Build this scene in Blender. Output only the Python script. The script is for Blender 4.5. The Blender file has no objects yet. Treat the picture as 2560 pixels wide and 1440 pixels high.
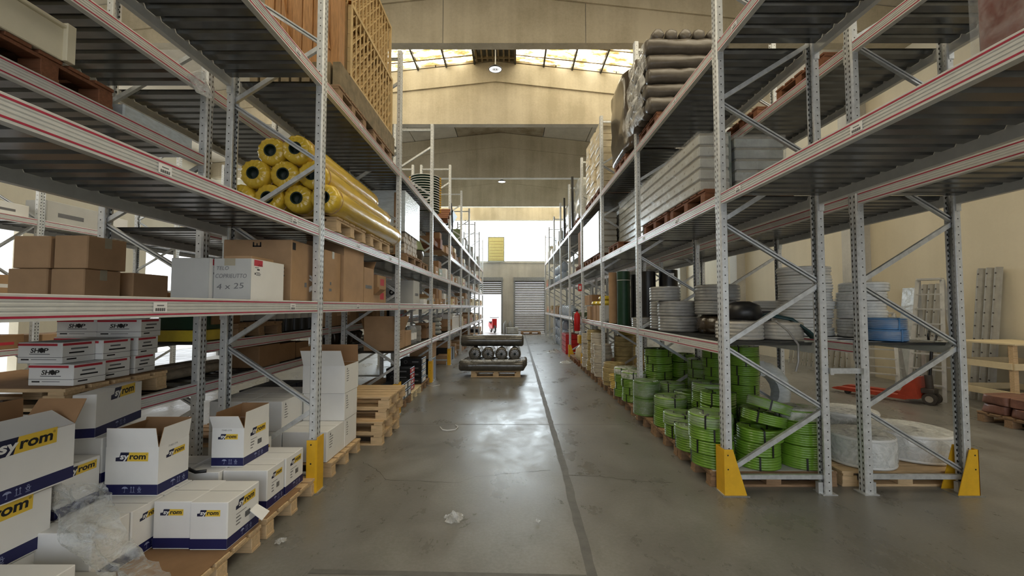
import bpy, math, random
from mathutils import Vector, Matrix, Euler, noise

R = random.Random(11)
SC = bpy.context.scene
COL = SC.collection
PI = math.pi
EYE = 1.7                                  # lens height above the floor
FPX = 1060.0                               # focal length in pixels of a 2560 px wide frame
PITCH = math.atan(46 / FPX)
ORD = ['first', 'second', 'third', 'fourth', 'fifth', 'sixth', 'seventh', 'eighth', 'ninth', 'tenth', 'eleventh', 'twelfth', 'thirteenth', 'fourteenth']

# ------------------------------------------------------------------ materials
MATS = {}
def nmat(name):
    m = bpy.data.materials.new(name); m.use_nodes = True
    nt = m.node_tree; nt.nodes.clear()
    out = nt.nodes.new('ShaderNodeOutputMaterial')
    MATS[name] = m
    return m, nt, out
def link(nt, a, b): nt.links.new(a, b)
def math_n(nt, op, a, b=None, c=None):
    n = nt.nodes.new('ShaderNodeMath'); n.operation = op
    for i, v in enumerate((a, b, c)):
        if v is None: continue
        if isinstance(v, (int, float)): n.inputs[i].default_value = v
        else: nt.links.new(v, n.inputs[i])
    return n.outputs[0]
def noise_n(nt, scale, detail=3, rough=0.55, stretch=None, coord='Object', dist=0.0):
    tc = nt.nodes.new('ShaderNodeTexCoord'); src = tc.outputs[coord]
    if stretch:
        mp = nt.nodes.new('ShaderNodeMapping'); mp.inputs['Scale'].default_value = stretch
        nt.links.new(src, mp.inputs['Vector']); src = mp.outputs[0]
    n = nt.nodes.new('ShaderNodeTexNoise'); n.inputs['Scale'].default_value = scale
    n.inputs['Detail'].default_value = detail; n.inputs['Roughness'].default_value = rough; n.inputs['Distortion'].default_value = dist
    nt.links.new(src, n.inputs['Vector'])
    return n.outputs['Fac']
def ramp_n(nt, fac, stops):
    r = nt.nodes.new('ShaderNodeValToRGB'); el = r.color_ramp.elements
    while len(el) < len(stops): el.new(0.5)
    for e, (p, c) in zip(el, stops): e.position = p; e.color = (c[0], c[1], c[2], 1)
    nt.links.new(fac, r.inputs[0]); return r.outputs[0]
def mix_n(nt, fac, a, b):
    n = nt.nodes.new('ShaderNodeMix'); n.data_type = 'RGBA'
    if isinstance(fac, (int, float)): n.inputs[0].default_value = fac
    else: nt.links.new(fac, n.inputs[0])
    for i, v in ((6, a), (7, b)):
        if isinstance(v, tuple): n.inputs[i].default_value = (v[0], v[1], v[2], 1)
        else: nt.links.new(v, n.inputs[i])
    return n.outputs[2]
def principled(nt, out, col, rough=0.5, metal=0.0, spec=0.5, coat=0.0, bump=None, bstr=0.2, bdist=0.01, coatr=0.1):
    p = nt.nodes.new('ShaderNodeBsdfPrincipled')
    if isinstance(col, tuple): p.inputs['Base Color'].default_value = (col[0], col[1], col[2], 1)
    else: nt.links.new(col, p.inputs['Base Color'])
    if isinstance(rough, (int, float)): p.inputs['Roughness'].default_value = rough
    else: nt.links.new(rough, p.inputs['Roughness'])
    p.inputs['Metallic'].default_value = metal
    p.inputs['Specular IOR Level'].default_value = spec
    p.inputs['Coat Weight'].default_value = coat; p.inputs['Coat Roughness'].default_value = coatr
    if bump is not None:
        b = nt.nodes.new('ShaderNodeBump'); b.inputs['Strength'].default_value = bstr; b.inputs['Distance'].default_value = bdist
        nt.links.new(bump, b.inputs['Height']); nt.links.new(b.outputs[0], p.inputs['Normal'])
        if coat: nt.links.new(b.outputs[0], p.inputs['Coat Normal'])
    nt.links.new(p.outputs[0], out.inputs[0])
    return p
def simple(name, col, rough=0.5, metal=0.0, var=0.12, scale=8, spec=0.4, coat=0.0, bstr=0.0, stretch=None, bscale=40):
    m, nt, out = nmat(name)
    f = noise_n(nt, scale, 4, 0.6, stretch)
    c = ramp_n(nt, f, [(0.3, tuple(v * (1 - var) for v in col)), (0.7, tuple(min(1, v * (1 + var)) for v in col))])
    bp = noise_n(nt, bscale, 3, 0.6, stretch) if bstr else None
    principled(nt, out, c, rough, metal, spec, coat, bp, bstr)
    return m

simple('card', (0.42, 0.27, 0.155), 0.75, var=0.10, scale=5, spec=0.2)
simple('card_dark', (0.27, 0.16, 0.085), 0.8, var=0.12, scale=5, spec=0.2)
simple('card_in', (0.34, 0.20, 0.105), 0.8, var=0.10, scale=6, spec=0.2)
simple('white_card', (0.80, 0.80, 0.79), 0.6, var=0.03, scale=4, spec=0.25)
simple('grey_card', (0.52, 0.52, 0.50), 0.65, var=0.05, scale=4, spec=0.25)
simple('navy', (0.012, 0.014, 0.085), 0.45, var=0.1)
simple('logo_navy', (0.012, 0.014, 0.05), 0.45, var=0.05)
simple('logo_yellow', (0.80, 0.55, 0.06), 0.5, var=0.04)
simple('ink', (0.012, 0.012, 0.015), 0.6, var=0.1)
simple('ink_soft', (0.16, 0.16, 0.17), 0.7, var=0.1)
simple('print_white', (0.82, 0.82, 0.82), 0.5, var=0.02)
simple('print_blue', (0.30, 0.34, 0.55), 0.5, var=0.04)
simple('red_print', (0.50, 0.03, 0.05), 0.55, var=0.08)
simple('tape_clear', (0.40, 0.36, 0.27), 0.25, var=0.06)
simple('beam_paint', (0.66, 0.67, 0.655), 0.38, metal=0.25, var=0.06, scale=14, spec=0.5)
simple('beam_red', (0.40, 0.025, 0.06), 0.45, var=0.15, scale=30)
simple('galv', (0.58, 0.60, 0.61), 0.38, metal=0.5, var=0.16, scale=22, spec=0.5)
simple('galv_dark', (0.30, 0.31, 0.31), 0.45, metal=0.6, var=0.2, scale=16)
simple('guard_yellow', (0.74, 0.42, 0.02), 0.5, var=0.08, scale=12, bstr=0.05)
simple('pale_wood', (0.60, 0.43, 0.25), 0.7, var=0.18, scale=7, stretch=(1, 8, 8), spec=0.2)
simple('old_wood', (0.30, 0.19, 0.11), 0.75, var=0.25, scale=7, stretch=(1, 8, 8), spec=0.2)
simple('red_wood', (0.20, 0.085, 0.045), 0.7, var=0.22, scale=7, stretch=(1, 8, 8), spec=0.2)
simple('door_wood', (0.40, 0.20, 0.075), 0.5, var=0.25, scale=9, stretch=(9, 9, 0.8), spec=0.35)
simple('lattice_wood', (0.60, 0.43, 0.21), 0.6, var=0.15, scale=9, spec=0.3)
simple('green_hose', (0.14, 0.285, 0.025), 0.30, var=0.16, scale=6, coat=0.7, spec=0.5)
simple('green_smooth', (0.095, 0.20, 0.035), 0.35, var=0.15, scale=6, coat=0.5)
simple('strap_black', (0.012, 0.013, 0.012), 0.5, var=0.1)
simple('grey_hose', (0.23, 0.225, 0.22), 0.32, var=0.18, scale=9, coat=0.7)
simple('beige_hose', (0.50, 0.455, 0.38), 0.4, var=0.12, scale=9, coat=0.4)
simple('tan_hose', (0.42, 0.33, 0.15), 0.4, var=0.18, scale=9, coat=0.4)
simple('straw_hose', (0.62, 0.46, 0.13), 0.4, var=0.16, scale=9, coat=0.4)
simple('white_hose', (0.74, 0.74, 0.72), 0.4, var=0.06, scale=9, coat=0.4)
simple('blue_hose', (0.065, 0.20, 0.42), 0.3, var=0.14, scale=9, coat=0.6)
simple('teal_hose', (0.012, 0.045, 0.05), 0.35, var=0.2, scale=9)
simple('yellow_film', (0.64, 0.43, 0.04), 0.26, var=0.16, scale=5, coat=0.6, bstr=0.5, bscale=12, stretch=(1, 0.35, 1))
simple('tube_dark', (0.008, 0.02, 0.012), 0.5, var=0.2)
simple('dark_green', (0.010, 0.045, 0.022), 0.45, var=0.2, scale=10)
simple('black_plastic', (0.012, 0.012, 0.013), 0.35, var=0.2)
simple('dark_film', (0.07, 0.065, 0.055), 0.22, var=0.3, scale=7, coat=0.7, bstr=0.5, bscale=10)
simple('brown_film', (0.055, 0.040, 0.027), 0.22, var=0.3, scale=5, coat=0.7, bstr=0.5, bscale=6, stretch=(3, 3, 0.5))
simple('dim_roll', (0.105, 0.088, 0.07), 0.42, var=0.25, scale=6, coat=0.35, bstr=0.4, bscale=9)
simple('sack_cream', (0.64, 0.54, 0.36), 0.5, var=0.15, scale=6, coat=0.25, bstr=0.5, bscale=14)
simple('red_film', (0.16, 0.05, 0.045), 0.22, var=0.25, scale=5, coat=0.6, bstr=0.5, bscale=9)
simple('sack_red', (0.23, 0.11, 0.08), 0.5, var=0.3, scale=7, coat=0.2, bstr=0.5, bscale=14)
simple('bag_yellow', (0.66, 0.50, 0.04), 0.4, var=0.15, scale=8, coat=0.3)
simple('panel_beige', (0.47, 0.455, 0.41), 0.38, var=0.12, scale=6, coat=0.4)
simple('white_wrap', (0.52, 0.58, 0.62), 0.25, var=0.14, scale=8, coat=0.6, bstr=0.5, bscale=12, stretch=(1, 2, 5))
simple('grey_wrap', (0.42, 0.43, 0.41), 0.22, var=0.2, scale=6, coat=0.7, bstr=0.5, bscale=9)
simple('pole_wood', (0.42, 0.36, 0.28), 0.6, var=0.25, scale=14)
simple('cream_paint', (0.78, 0.72, 0.55), 0.45, var=0.04)
simple('red_paint', (0.36, 0.05, 0.025), 0.45, var=0.15, scale=10)
simple('red_bright', (0.55, 0.02, 0.02), 0.4, var=0.1)
simple('rubber', (0.05, 0.042, 0.035), 0.7, var=0.3)
simple('ply', (0.72, 0.60, 0.38), 0.6, var=0.1, scale=5)
simple('perf_grey', (0.32, 0.305, 0.27), 0.55, var=0.14, scale=7)
simple('alu', (0.62, 0.62, 0.60), 0.4, metal=0.5, var=0.1)
simple('blue_jug', (0.48, 0.56, 0.68), 0.35, var=0.1)
simple('olive', (0.16, 0.2, 0.1), 0.5, var=0.2)
simple('dark_blue_card', (0.014, 0.018, 0.04), 0.5, var=0.2)
simple('shutter', (0.30, 0.29, 0.275), 0.5, metal=0.2, var=0.12, scale=5)
simple('yellow_board', (0.62, 0.56, 0.24), 0.6, var=0.06)
simple('lamp_black', (0.02, 0.02, 0.02), 0.4)
simple('stone', (0.30, 0.27, 0.22), 0.8, var=0.2)
simple('stain_wood', (0.22, 0.17, 0.10), 0.8, var=0.3)

def mk_post():
    m, nt, out = nmat('galv_post')
    tc = nt.nodes.new('ShaderNodeTexCoord'); sp = nt.nodes.new('ShaderNodeSeparateXYZ'); link(nt, tc.outputs['Object'], sp.inputs[0])
    x, y, z = sp.outputs
    zz = math_n(nt, 'SUBTRACT', math_n(nt, 'MODULO', math_n(nt, 'ADD', z, 0.0), 0.075), 0.0375)
    zq = math_n(nt, 'SUBTRACT', math_n(nt, 'MODULO', math_n(nt, 'ADD', z, 0.0), 0.05), 0.025)
    ya = math_n(nt, 'SUBTRACT', math_n(nt, 'ABSOLUTE', y), 0.021)
    slot = math_n(nt, 'ADD', math_n(nt, 'POWER', math_n(nt, 'DIVIDE', ya, 0.0065), 2), math_n(nt, 'POWER', math_n(nt, 'DIVIDE', zq, 0.013), 2))
    xa = math_n(nt, 'ADD', x, 0.036)
    hole = math_n(nt, 'ADD', math_n(nt, 'POWER', math_n(nt, 'DIVIDE', xa, 0.006), 2), math_n(nt, 'POWER', math_n(nt, 'DIVIDE', zz, 0.006), 2))
    mask = math_n(nt, 'LESS_THAN', math_n(nt, 'MINIMUM', slot, hole), 1.0)
    f = noise_n(nt, 20, 4, 0.6)
    base = ramp_n(nt, f, [(0.3, (0.52, 0.535, 0.54)), (0.7, (0.70, 0.715, 0.72))])
    c = mix_n(nt, mask, base, (0.012, 0.012, 0.012))
    p = principled(nt, out, c, 0.42, 0.55)
    link(nt, math_n(nt, 'MULTIPLY', math_n(nt, 'SUBTRACT', 1.0, mask), 0.35), p.inputs['Metallic'])
mk_post()

def mk_deck():
    m, nt, out = nmat('deck_zinc')
    f = noise_n(nt, 3, 5, 0.65, (1, 3, 1))
    c = ramp_n(nt, f, [(0.3, (0.12, 0.124, 0.128)), (0.7, (0.22, 0.225, 0.23))])
    principled(nt, out, c, 0.24, 0.85)
mk_deck()

def mk_concrete(name, lo, hi, rough=0.8, streak=True):
    m, nt, out = nmat(name)
    a = noise_n(nt, 0.6, 6, 0.6, None)
    b = noise_n(nt, 1.0, 4, 0.6, (2.2, 2.2, 0.12)) if streak else noise_n(nt, 2.5, 4, 0.6)
    d = noise_n(nt, 18, 4, 0.7)
    s = math_n(nt, 'ADD', math_n(nt, 'MULTIPLY', a, 0.5), math_n(nt, 'ADD', math_n(nt, 'MULTIPLY', b, 0.35), math_n(nt, 'MULTIPLY', d, 0.15)))
    c = ramp_n(nt, s, [(0.41, lo), (0.58, hi)])
    principled(nt, out, c, rough, 0, 0.3, 0, d, 0.12)
mk_concrete('concrete_beam', (0.42, 0.365, 0.26), (0.60, 0.535, 0.405))
mk_concrete('concrete_roof', (0.58, 0.54, 0.455), (0.72, 0.675, 0.575))
mk_concrete('roof_stain', (0.25, 0.19, 0.11), (0.48, 0.42, 0.31))
mk_concrete('concrete_wall', (0.42, 0.40, 0.36), (0.58, 0.56, 0.50))
mk_concrete('plaster', (0.60, 0.535, 0.40), (0.66, 0.59, 0.445))

def mk_floor():
    m, nt, out = nmat('floor_concrete')
    a = noise_n(nt, 0.45, 8, 0.66, None, 'Object', 0.25)
    b = noise_n(nt, 2.2, 8, 0.72, (1, 0.6, 1), 'Object', 0.3)
    d = noise_n(nt, 40, 3, 0.7)
    s = math_n(nt, 'ADD', math_n(nt, 'MULTIPLY', a, 0.55), math_n(nt, 'ADD', math_n(nt, 'MULTIPLY', b, 0.27), math_n(nt, 'MULTIPLY', d, 0.18)))
    c = ramp_n(nt, s, [(0.36, (0.118, 0.114, 0.102)), (0.5, (0.185, 0.180, 0.164)), (0.64, (0.275, 0.268, 0.25))])
    rr = nt.nodes.new('ShaderNodeMapRange'); rr.inputs['From Min'].default_value = 0.33; rr.inputs['From Max'].default_value = 0.67
    rr.inputs['To Min'].default_value = 0.18; rr.inputs['To Max'].default_value = 0.50
    link(nt, math_n(nt, 'ADD', math_n(nt, 'MULTIPLY', a, 0.3), math_n(nt, 'MULTIPLY', b, 0.7)), rr.inputs[0])
    principled(nt, out, c, rr.outputs[0], 0, 0.5, 0, d, 0.05)
mk_floor()
simple('joint_fill', (0.125, 0.122, 0.112), 0.6, var=0.2, scale=10)
simple('yard', (0.55, 0.53, 0.50), 0.8, var=0.08)

def emit(name, col, strength, noisy=None):
    m, nt, out = nmat(name)
    e = nt.nodes.new('ShaderNodeEmission'); e.inputs[1].default_value = strength
    if noisy:
        f = noise_n(nt, noisy[0], 4, 0.65, noisy[1])
        link(nt, ramp_n(nt, f, noisy[2]), e.inputs[0])
    else: e.inputs[0].default_value = (col[0], col[1], col[2], 1)
    link(nt, e.outputs[0], out.inputs[0])
emit('skylight_sheet', None, 7.0, (2.2, (1.0, 2.2, 1.0), [(0.36, (0.12, 0.075, 0.022)), (0.46, (0.22, 0.165, 0.07)), (0.60, (1.0, 0.93, 0.76))]))
emit('window_light', (0.80, 0.92, 1.0), 12.0)
emit('window_dim', (0.98, 0.97, 0.92), 3.2)  # glow of the bands added to both side walls for brightness
emit('lamp_lens', (1.0, 0.98, 0.92), 1.2)
emit('lamp_lit', (1.0, 0.97, 0.9), 6.0)

def mk_film(name, density, tint, bscale, rough=0.12):
    m, nt, out = nmat(name)
    tr = nt.nodes.new('ShaderNodeBsdfTransparent'); tr.inputs[0].default_value = (0.96, 0.97, 0.97, 1)
    p = nt.nodes.new('ShaderNodeBsdfPrincipled'); p.inputs['Base Color'].default_value = (tint[0], tint[1], tint[2], 1)
    p.inputs['Roughness'].default_value = rough; p.inputs['Specular IOR Level'].default_value = 0.9
    b = nt.nodes.new('ShaderNodeBump'); b.inputs['Strength'].default_value = 0.7; b.inputs['Distance'].default_value = 0.02
    n1 = noise_n(nt, bscale, 5, 0.65, None, 'Object', 1.2)
    link(nt, n1, b.inputs['Height']); link(nt, b.outputs[0], p.inputs['Normal'])
    mr = nt.nodes.new('ShaderNodeMapRange'); mr.inputs[1].default_value = 0.38; mr.inputs[2].default_value = 0.72
    mr.inputs[3].default_value = density * 0.35; mr.inputs[4].default_value = min(1.0, density * 1.9)
    link(nt, n1, mr.inputs[0])
    mx = nt.nodes.new('ShaderNodeMixShader'); link(nt, mr.outputs[0], mx.inputs[0]); link(nt, tr.outputs[0], mx.inputs[1]); link(nt, p.outputs[0], mx.inputs[2])
    link(nt, mx.outputs[0], out.inputs[0])
mk_film('clear_film', 0.17, (0.75, 0.77, 0.78), 9)
mk_film('crumpled_film', 0.44, (0.60, 0.62, 0.62), 12, 0.08)
mk_film('milky_film', 0.75, (0.86, 0.87, 0.85), 7, 0.25)
mk_film('thick_film', 0.42, (0.82, 0.83, 0.83), 6, 0.15)

# ------------------------------------------------------------------ mesh helpers
TXT = {}
def text_geo(s, bold=0.0):
    if (s, bold) in TXT: return TXT[(s, bold)]
    cu = bpy.data.curves.new('lettering', 'FONT'); cu.body = s; cu.size = 1.0; cu.offset = bold; cu.resolution_u = 3
    o = bpy.data.objects.new('lettering', cu); COL.objects.link(o)
    dg = bpy.context.evaluated_depsgraph_get(); dg.update()
    me = o.evaluated_get(dg).to_mesh()
    v = [(p.co.x, p.co.y) for p in me.vertices]; f = [tuple(p.vertices) for p in me.polygons]
    o.evaluated_get(dg).to_mesh_clear()
    bpy.data.objects.remove(o); bpy.data.curves.remove(cu)
    x0 = min(p[0] for p in v); x1 = max(p[0] for p in v)
    TXT[(s, bold)] = ([((p[0] - x0), p[1]) for p in v], f, x1 - x0)
    return TXT[(s, bold)]

class Face:
    """a flat face of a box: origin at its lower left corner as seen from outside"""
    def __init__(s, o, u, v):
        s.o, s.u, s.v = Vector(o), Vector(u).normalized(), Vector(v).normalized(); s.n = s.u.cross(s.v)
    def p(s, a, b, off=0.0015): return s.o + s.u * a + s.v * b + s.n * off

class MB:
    def __init__(s): s.v, s.f, s.m, s.mats = [], [], [], []
    def mi(s, m):
        if m not in s.mats: s.mats.append(m)
        return s.mats.index(m)
    def add(s, vs, fs, mat, M=None):
        b = len(s.v); i = s.mi(mat)
        s.v += [tuple(M @ Vector(p)) if M else tuple(p) for p in vs]
        s.f += [tuple(k + b for k in f) for f in fs]; s.m += [i] * len(fs)
        return s
    def box(s, x0, x1, y0, y1, z0, z1, mat, M=None):
        vs = [(x0, y0, z0), (x1, y0, z0), (x1, y1, z0), (x0, y1, z0), (x0, y0, z1), (x1, y0, z1), (x1, y1, z1), (x0, y1, z1)]
        return s.add(vs, [(0, 3, 2, 1), (4, 5, 6, 7), (0, 1, 5, 4), (1, 2, 6, 5), (2, 3, 7, 6), (3, 0, 4, 7)], mat, M)
    def bbox(s, x0, x1, y0, y1, z0, z1, b, mat, M=None):
        """box with chamfered vertical and horizontal edges"""
        rings = []
        def ring(i, z): return [(x0 + i, y0 + b, z), (x0 + b, y0 + i, z), (x1 - b, y0 + i, z), (x1 - i, y0 + b, z), (x1 - i, y1 - b, z), (x1 - b, y1 - i, z), (x0 + b, y1 - i, z), (x0 + i, y1 - b, z)]
        c = b * 0.6
        vs = ring(c, z0) + ring(0, z0 + c) + ring(0, z1 - c) + ring(c, z1)
        fs = [tuple(range(7, -1, -1)), tuple(range(24, 32))]
        for k in range(3):
            for i in range(8): j = (i + 1) % 8; fs.append((k * 8 + i, k * 8 + j, k * 8 + 8 + j, k * 8 + 8 + i))
        return s.add(vs, fs, mat, M)
    def prism(s, poly, axis, a0, a1, mat, M=None):
        n = len(poly)
        def P(q, a): return (a, q[0], q[1]) if axis == 'x' else (q[0], a, q[1]) if axis == 'y' else (q[0], q[1], a)
        vs = [P(q, a0) for q in poly] + [P(q, a1) for q in poly]
        fs = [tuple(range(n)), tuple(range(2 * n - 1, n - 1, -1))] + [(i, n + i, n + (i + 1) % n, (i + 1) % n) for i in range(n)]
        return s.add(vs, fs, mat, M)
    def lathe(s, prof, n, mat, M=None, loop=False):
        vs, fs = [], []; k = len(prof)
        for i in range(n):
            a = 2 * PI * i / n
            vs += [(r * math.cos(a), r * math.sin(a), z) for r, z in prof]
        for i in range(n):
            j = (i + 1) % n
            for q in range(k if loop else k - 1):
                w = (q + 1) % k
                fs.append((i * k + q, j * k + q, j * k + w, i * k + w))
        return s.add(vs, fs, mat, M)
    def cyl(s, p0, p1, r, mat, n=10, r1=None):
        p0, p1 = Vector(p0), Vector(p1); d = p1 - p0; L = d.length
        M = Matrix.Translation(p0) @ d.to_track_quat('Z', 'Y').to_matrix().to_4x4()
        r1 = r if r1 is None else r1
        return s.lathe([(0, 0), (r, 0), (r1, L), (0, L)], n, mat, M)
    def bar(s, p0, p1, w, h, mat, up=(0, 0, 1)):
        p0, p1 = Vector(p0), Vector(p1); d = (p1 - p0); L = d.length; d.normalize()
        u = Vector(up); x = d.cross(u)
        if x.length < 1e-5: x = d.cross(Vector((1, 0, 0)))
        x.normalize(); y = x.cross(d)
        M = Matrix((x, d, y)).transposed().to_4x4(); M.translation = p0
        return s.box(-w / 2, w / 2, 0, L, -h / 2, h / 2, mat, M)
    def tube(s, pts, r, mat, n=8, closed=False):
        pts = [Vector(p) for p in pts]; vs, fs = [], []; k = len(pts); prev = None
        for i, p in enumerate(pts):
            a = pts[i - 1] if (i or closed) else p; b = pts[(i + 1) % k] if (i < k - 1 or closed) else p
            t = (b - a).normalized()
            ref = prev if prev is not None else (Vector((0, 0, 1)) if abs(t.z) < 0.9 else Vector((1, 0, 0)))
            x = t.cross(ref)
            if x.length < 1e-4: x = t.cross(Vector((1, 0, 0.3)))
            x.normalize(); y = x.cross(t); prev = y
            rr = r[i] if isinstance(r, (list, tuple)) else r
            vs += [tuple(p + x * (rr * math.cos(2 * PI * q / n)) - y * (rr * math.sin(2 * PI * q / n))) for q in range(n)]
        for i in range(k if closed else k - 1):
            j = (i + 1) % k
            for q in range(n): w = (q + 1) % n; fs.append((i * n + q, j * n + q, j * n + w, i * n + w))
        if not closed: fs += [tuple(range(n)), tuple(range(k * n - 1, (k - 1) * n - 1, -1))]
        return s.add(vs, fs, mat)
    def decal(s, F, poly, mat, off=0.0015):
        return s.add([tuple(F.p(a, b, off)) for a, b in poly], [tuple(range(len(poly)))], mat)
    def rect(s, F, a0, a1, b0, b1, mat, off=0.0015): return s.decal(F, [(a0, b0), (a1, b0), (a1, b1), (a0, b1)], mat, off)
    def text(s, F, txt, a, b, size, mat, off=0.0025, shear=0.0, bold=0.0, width=None, rot=0.0):
        vs, fs, w = text_geo(txt, bold); k = size; kx = size if width is None else width / w
        c, sn = math.cos(rot), math.sin(rot); out = []
        for x, y in vs:
            X, Y = x * kx + y * k * shear, y * k
            out.append(tuple(F.p(a + X * c - Y * sn, b + X * sn + Y * c, off)))
        return s.add(out, fs, mat)
    def mesh(s, name, smooth=None):
        me = bpy.data.meshes.new(name); me.from_pydata(s.v, [], s.f)
        for m in s.mats: me.materials.append(MATS[m])
        me.polygons.foreach_set('material_index', s.m)
        if smooth:
            me.polygons.foreach_set('use_smooth', [True] * len(s.f)); me.set_sharp_from_angle(angle=math.radians(smooth))
        me.validate(); me.update(); return me
    def obj(s, name, parent=None, loc=(0, 0, 0), rot=(0, 0, 0), smooth=None):
        return inst(name, s.mesh(name, smooth), parent, loc, rot)

def inst(name, me, parent=None, loc=(0, 0, 0), rot=(0, 0, 0)):
    o = bpy.data.objects.new(name, me); COL.objects.link(o)
    o.location = loc; o.rotation_euler = rot
    if parent is not None: o.parent = parent
    return o
USED = {}
def tag(o, label, cat, group=None):
    o['label'] = ' '.join(label.split()); o['category'] = cat
    if group: o['group'] = group
    return o
def thing(name, label, cat, loc=(0, 0, 0), rotz=0.0, group=None):
    o = bpy.data.objects.new(name, None); COL.objects.link(o); o.empty_display_size = 0.1
    o.location = loc; o.rotation_euler = (0, 0, rotz)
    return tag(o, label, cat, group)
def struct(name, mb, smooth=None, parent=None):
    o = mb.obj(name, parent, smooth=smooth)
    if parent is None: o['kind'] = 'structure'
    return o
CACHE = {}
def cached(key, fn):
    if key not in CACHE: CACHE[key] = fn()
    return CACHE[key]
# ------------------------------------------------------------------ camera and daylight
def at(px, py, X=None, Y=None, Z=None):
    """the point of the plane X=, Y= or Z= that the lens sees in pixel (px, py) of the 2560 x 1440 frame"""
    cp, sp = math.cos(PITCH), math.sin(PITCH)
    a, b = (px - 1280) / FPX, -(py - 720) / FPX
    d = (a, cp - b * sp, sp + b * cp)
    t = X / d[0] if X is not None else Y / d[1] if Y is not None else (Z - EYE) / d[2]
    return Vector((d[0] * t, d[1] * t, EYE + d[2] * t))

cam = bpy.data.cameras.new('camera'); cam.sensor_width = 36; cam.lens = FPX / 2560 * 36; cam.clip_start = 0.05
co = bpy.data.objects.new('camera', cam); COL.objects.link(co); co.location = (0, 0, EYE); co.rotation_euler = (PI / 2 + PITCH, 0, 0)
SC.camera = co

w = bpy.data.worlds.new('sky'); SC.world = w; w.use_nodes = True
w.node_tree.nodes['Background'].inputs[0].default_value = (0.90, 0.95, 1.0, 1)
w.node_tree.nodes['Background'].inputs[1].default_value = 2.2
vs = SC.view_settings; vs.view_transform = 'Standard'; vs.look = 'None'; vs.gamma = 1.0; vs.exposure = 0.28
try: SC.cycles.use_denoising = True
except Exception: pass

# ------------------------------------------------------------------ the hall
XL, XR, Y0, Y1 = -13.0, 8.8, -6.0, 27.0
RX, RZ, RS = -0.5, 9.24, 0.108             # ridge line and roof slope
def roof_z(x): return RZ - RS * abs(x - RX)

mb = MB()
mb.box(XL, XR, Y0, Y1, -0.2, 0, 'floor_concrete')
def strip(p, q, w, m='joint_fill'):
    p, q = Vector(p), Vector(q); d = (q - p).normalized(); n = Vector((-d.y, d.x)) * w / 2
    mb.add([(p.x - n.x, p.y - n.y, 0.0015), (p.x + n.x, p.y + n.y, 0.0015), (q.x + n.x, q.y + n.y, 0.0015), (q.x - n.x, q.y - n.y, 0.0015)], [(0, 3, 2, 1)], m)
pts = [(0.46, 0.0), (0.51, 2.9), (0.545, 4.5), (0.575, 7.0), (0.63, 11.8), (0.78, 27.0)]
jr = random.Random(5); ed = []
for a, b in zip(pts, pts[1:]):
    k_ = max(3, int((b[1] - a[1]) / 0.13))
    ed += [(a[0] + (b[0] - a[0]) * i / k_, a[1] + (b[1] - a[1]) * i / k_) for i in range(k_)]
vs_ = []
for x, y in ed: q = 0.036 + jr.uniform(-.006, .006); r_ = 0.036 + jr.uniform(-.006, .006); vs_ += [(x - q, y, 0.0015), (x + r_, y, 0.0015)]
mb.add(vs_, [(2 * i, 2 * i + 1, 2 * i + 3, 2 * i + 2) for i in range(len(ed) - 1)], 'joint_fill')
def crack(px, w=0.006):
    P = [at(x, y, Z=0.0015) for x, y in px]; Q = []
    for a, b in zip(P, P[1:]): Q += [a.lerp(b, i / 6) + Vector((jr.uniform(-.012, .012), jr.uniform(-.012, .012), 0)) for i in range(6)]
    vv = []
    for p_ in Q: q = w * jr.uniform(0.25, 0.6); vv += [(p_.x, p_.y - q, 0.0012), (p_.x + q, p_.y + q, 0.0012)]
    mb.add(vv, [(2 * i, 2 * i + 1, 2 * i + 3, 2 * i + 2) for i in range(len(Q) - 1)], 'rubber')
crack([(905, 1155), (940, 1172), (962, 1198), (1060, 1203), (1150, 1206), (1190, 1192), (1270, 1183), (1395, 1174)]); crack([(965, 1199), (930, 1224), (885, 1246)]); crack([(1420, 1188), (1500, 1190), (1590, 1202), (1700, 1206)]); crack([(1590, 1075), (1680, 1090), (1720, 1092)])
strip((-1.3, 2.80), (0.47, 2.74), 0.045)
for y in (6.18, 9.6, 13.2, 17.0): strip((-6.5, y + 0.05), (XR, y - 0.04), 0.012)
struct('floor', mb)
mb = MB(); mb.box(-60, 60, 27.25, 80, -0.25, -0.02, 'yard'); mb.box(-60, -13.25, -60, 27.25, -0.25, -0.02, 'yard'); mb.box(-13.25, 60, -60, -6.25, -0.25, -0.02, 'yard')
struct('ground', mb)

# back wall: two dock doors below, a wide window band above
DL = (-2.62, -0.69, 3.35); DR = (0.20, 2.07, 3.35); WZ0, WZ1, WX0, WX1 = 4.55, 7.24, -8.5, 6.6
mb = MB(); T0, T1 = Y1, Y1 + 0.25
for a, b, c, d in [(XL, DL[0], 0, WZ0), (DL[0], DL[1], DL[2], WZ0), (DL[1], DR[0], 0, WZ0), (DR[0], DR[1], DR[2], WZ0), (DR[1], XR, 0, WZ0), (XL, WX0, WZ0, WZ1), (WX1, XR, WZ0, WZ1)]:
    mb.box(a, b, T0, T1, c, d, 'concrete_wall')
mb.prism([(XL, WZ1), (XR, WZ1), (XR, roof_z(XR)), (RX, RZ), (XL, roof_z(XL))], 'y', T0, T1, 'concrete_beam')
struct('wall_back', mb)
mb = MB(); mb.box(WX0, WX1, T0 - 0.03, T0 + 0.02, WZ0 - 0.10, WZ0, 'concrete_wall'); struct('trim_1', mb)
wn = MB(); wn.box(WX0, WX1, T0 + 0.10, T0 + 0.12, WZ0, WZ1, 'window_light'); win = struct('window_1', wn)
fr = MB()
for x in (WX0 + 0.03, -5.0, -3.0, 4.6, WX1 - 0.03): fr.box(x - 0.03, x + 0.03, T0 + 0.04, T0 + 0.10, WZ0, WZ1, 'alu')
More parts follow.
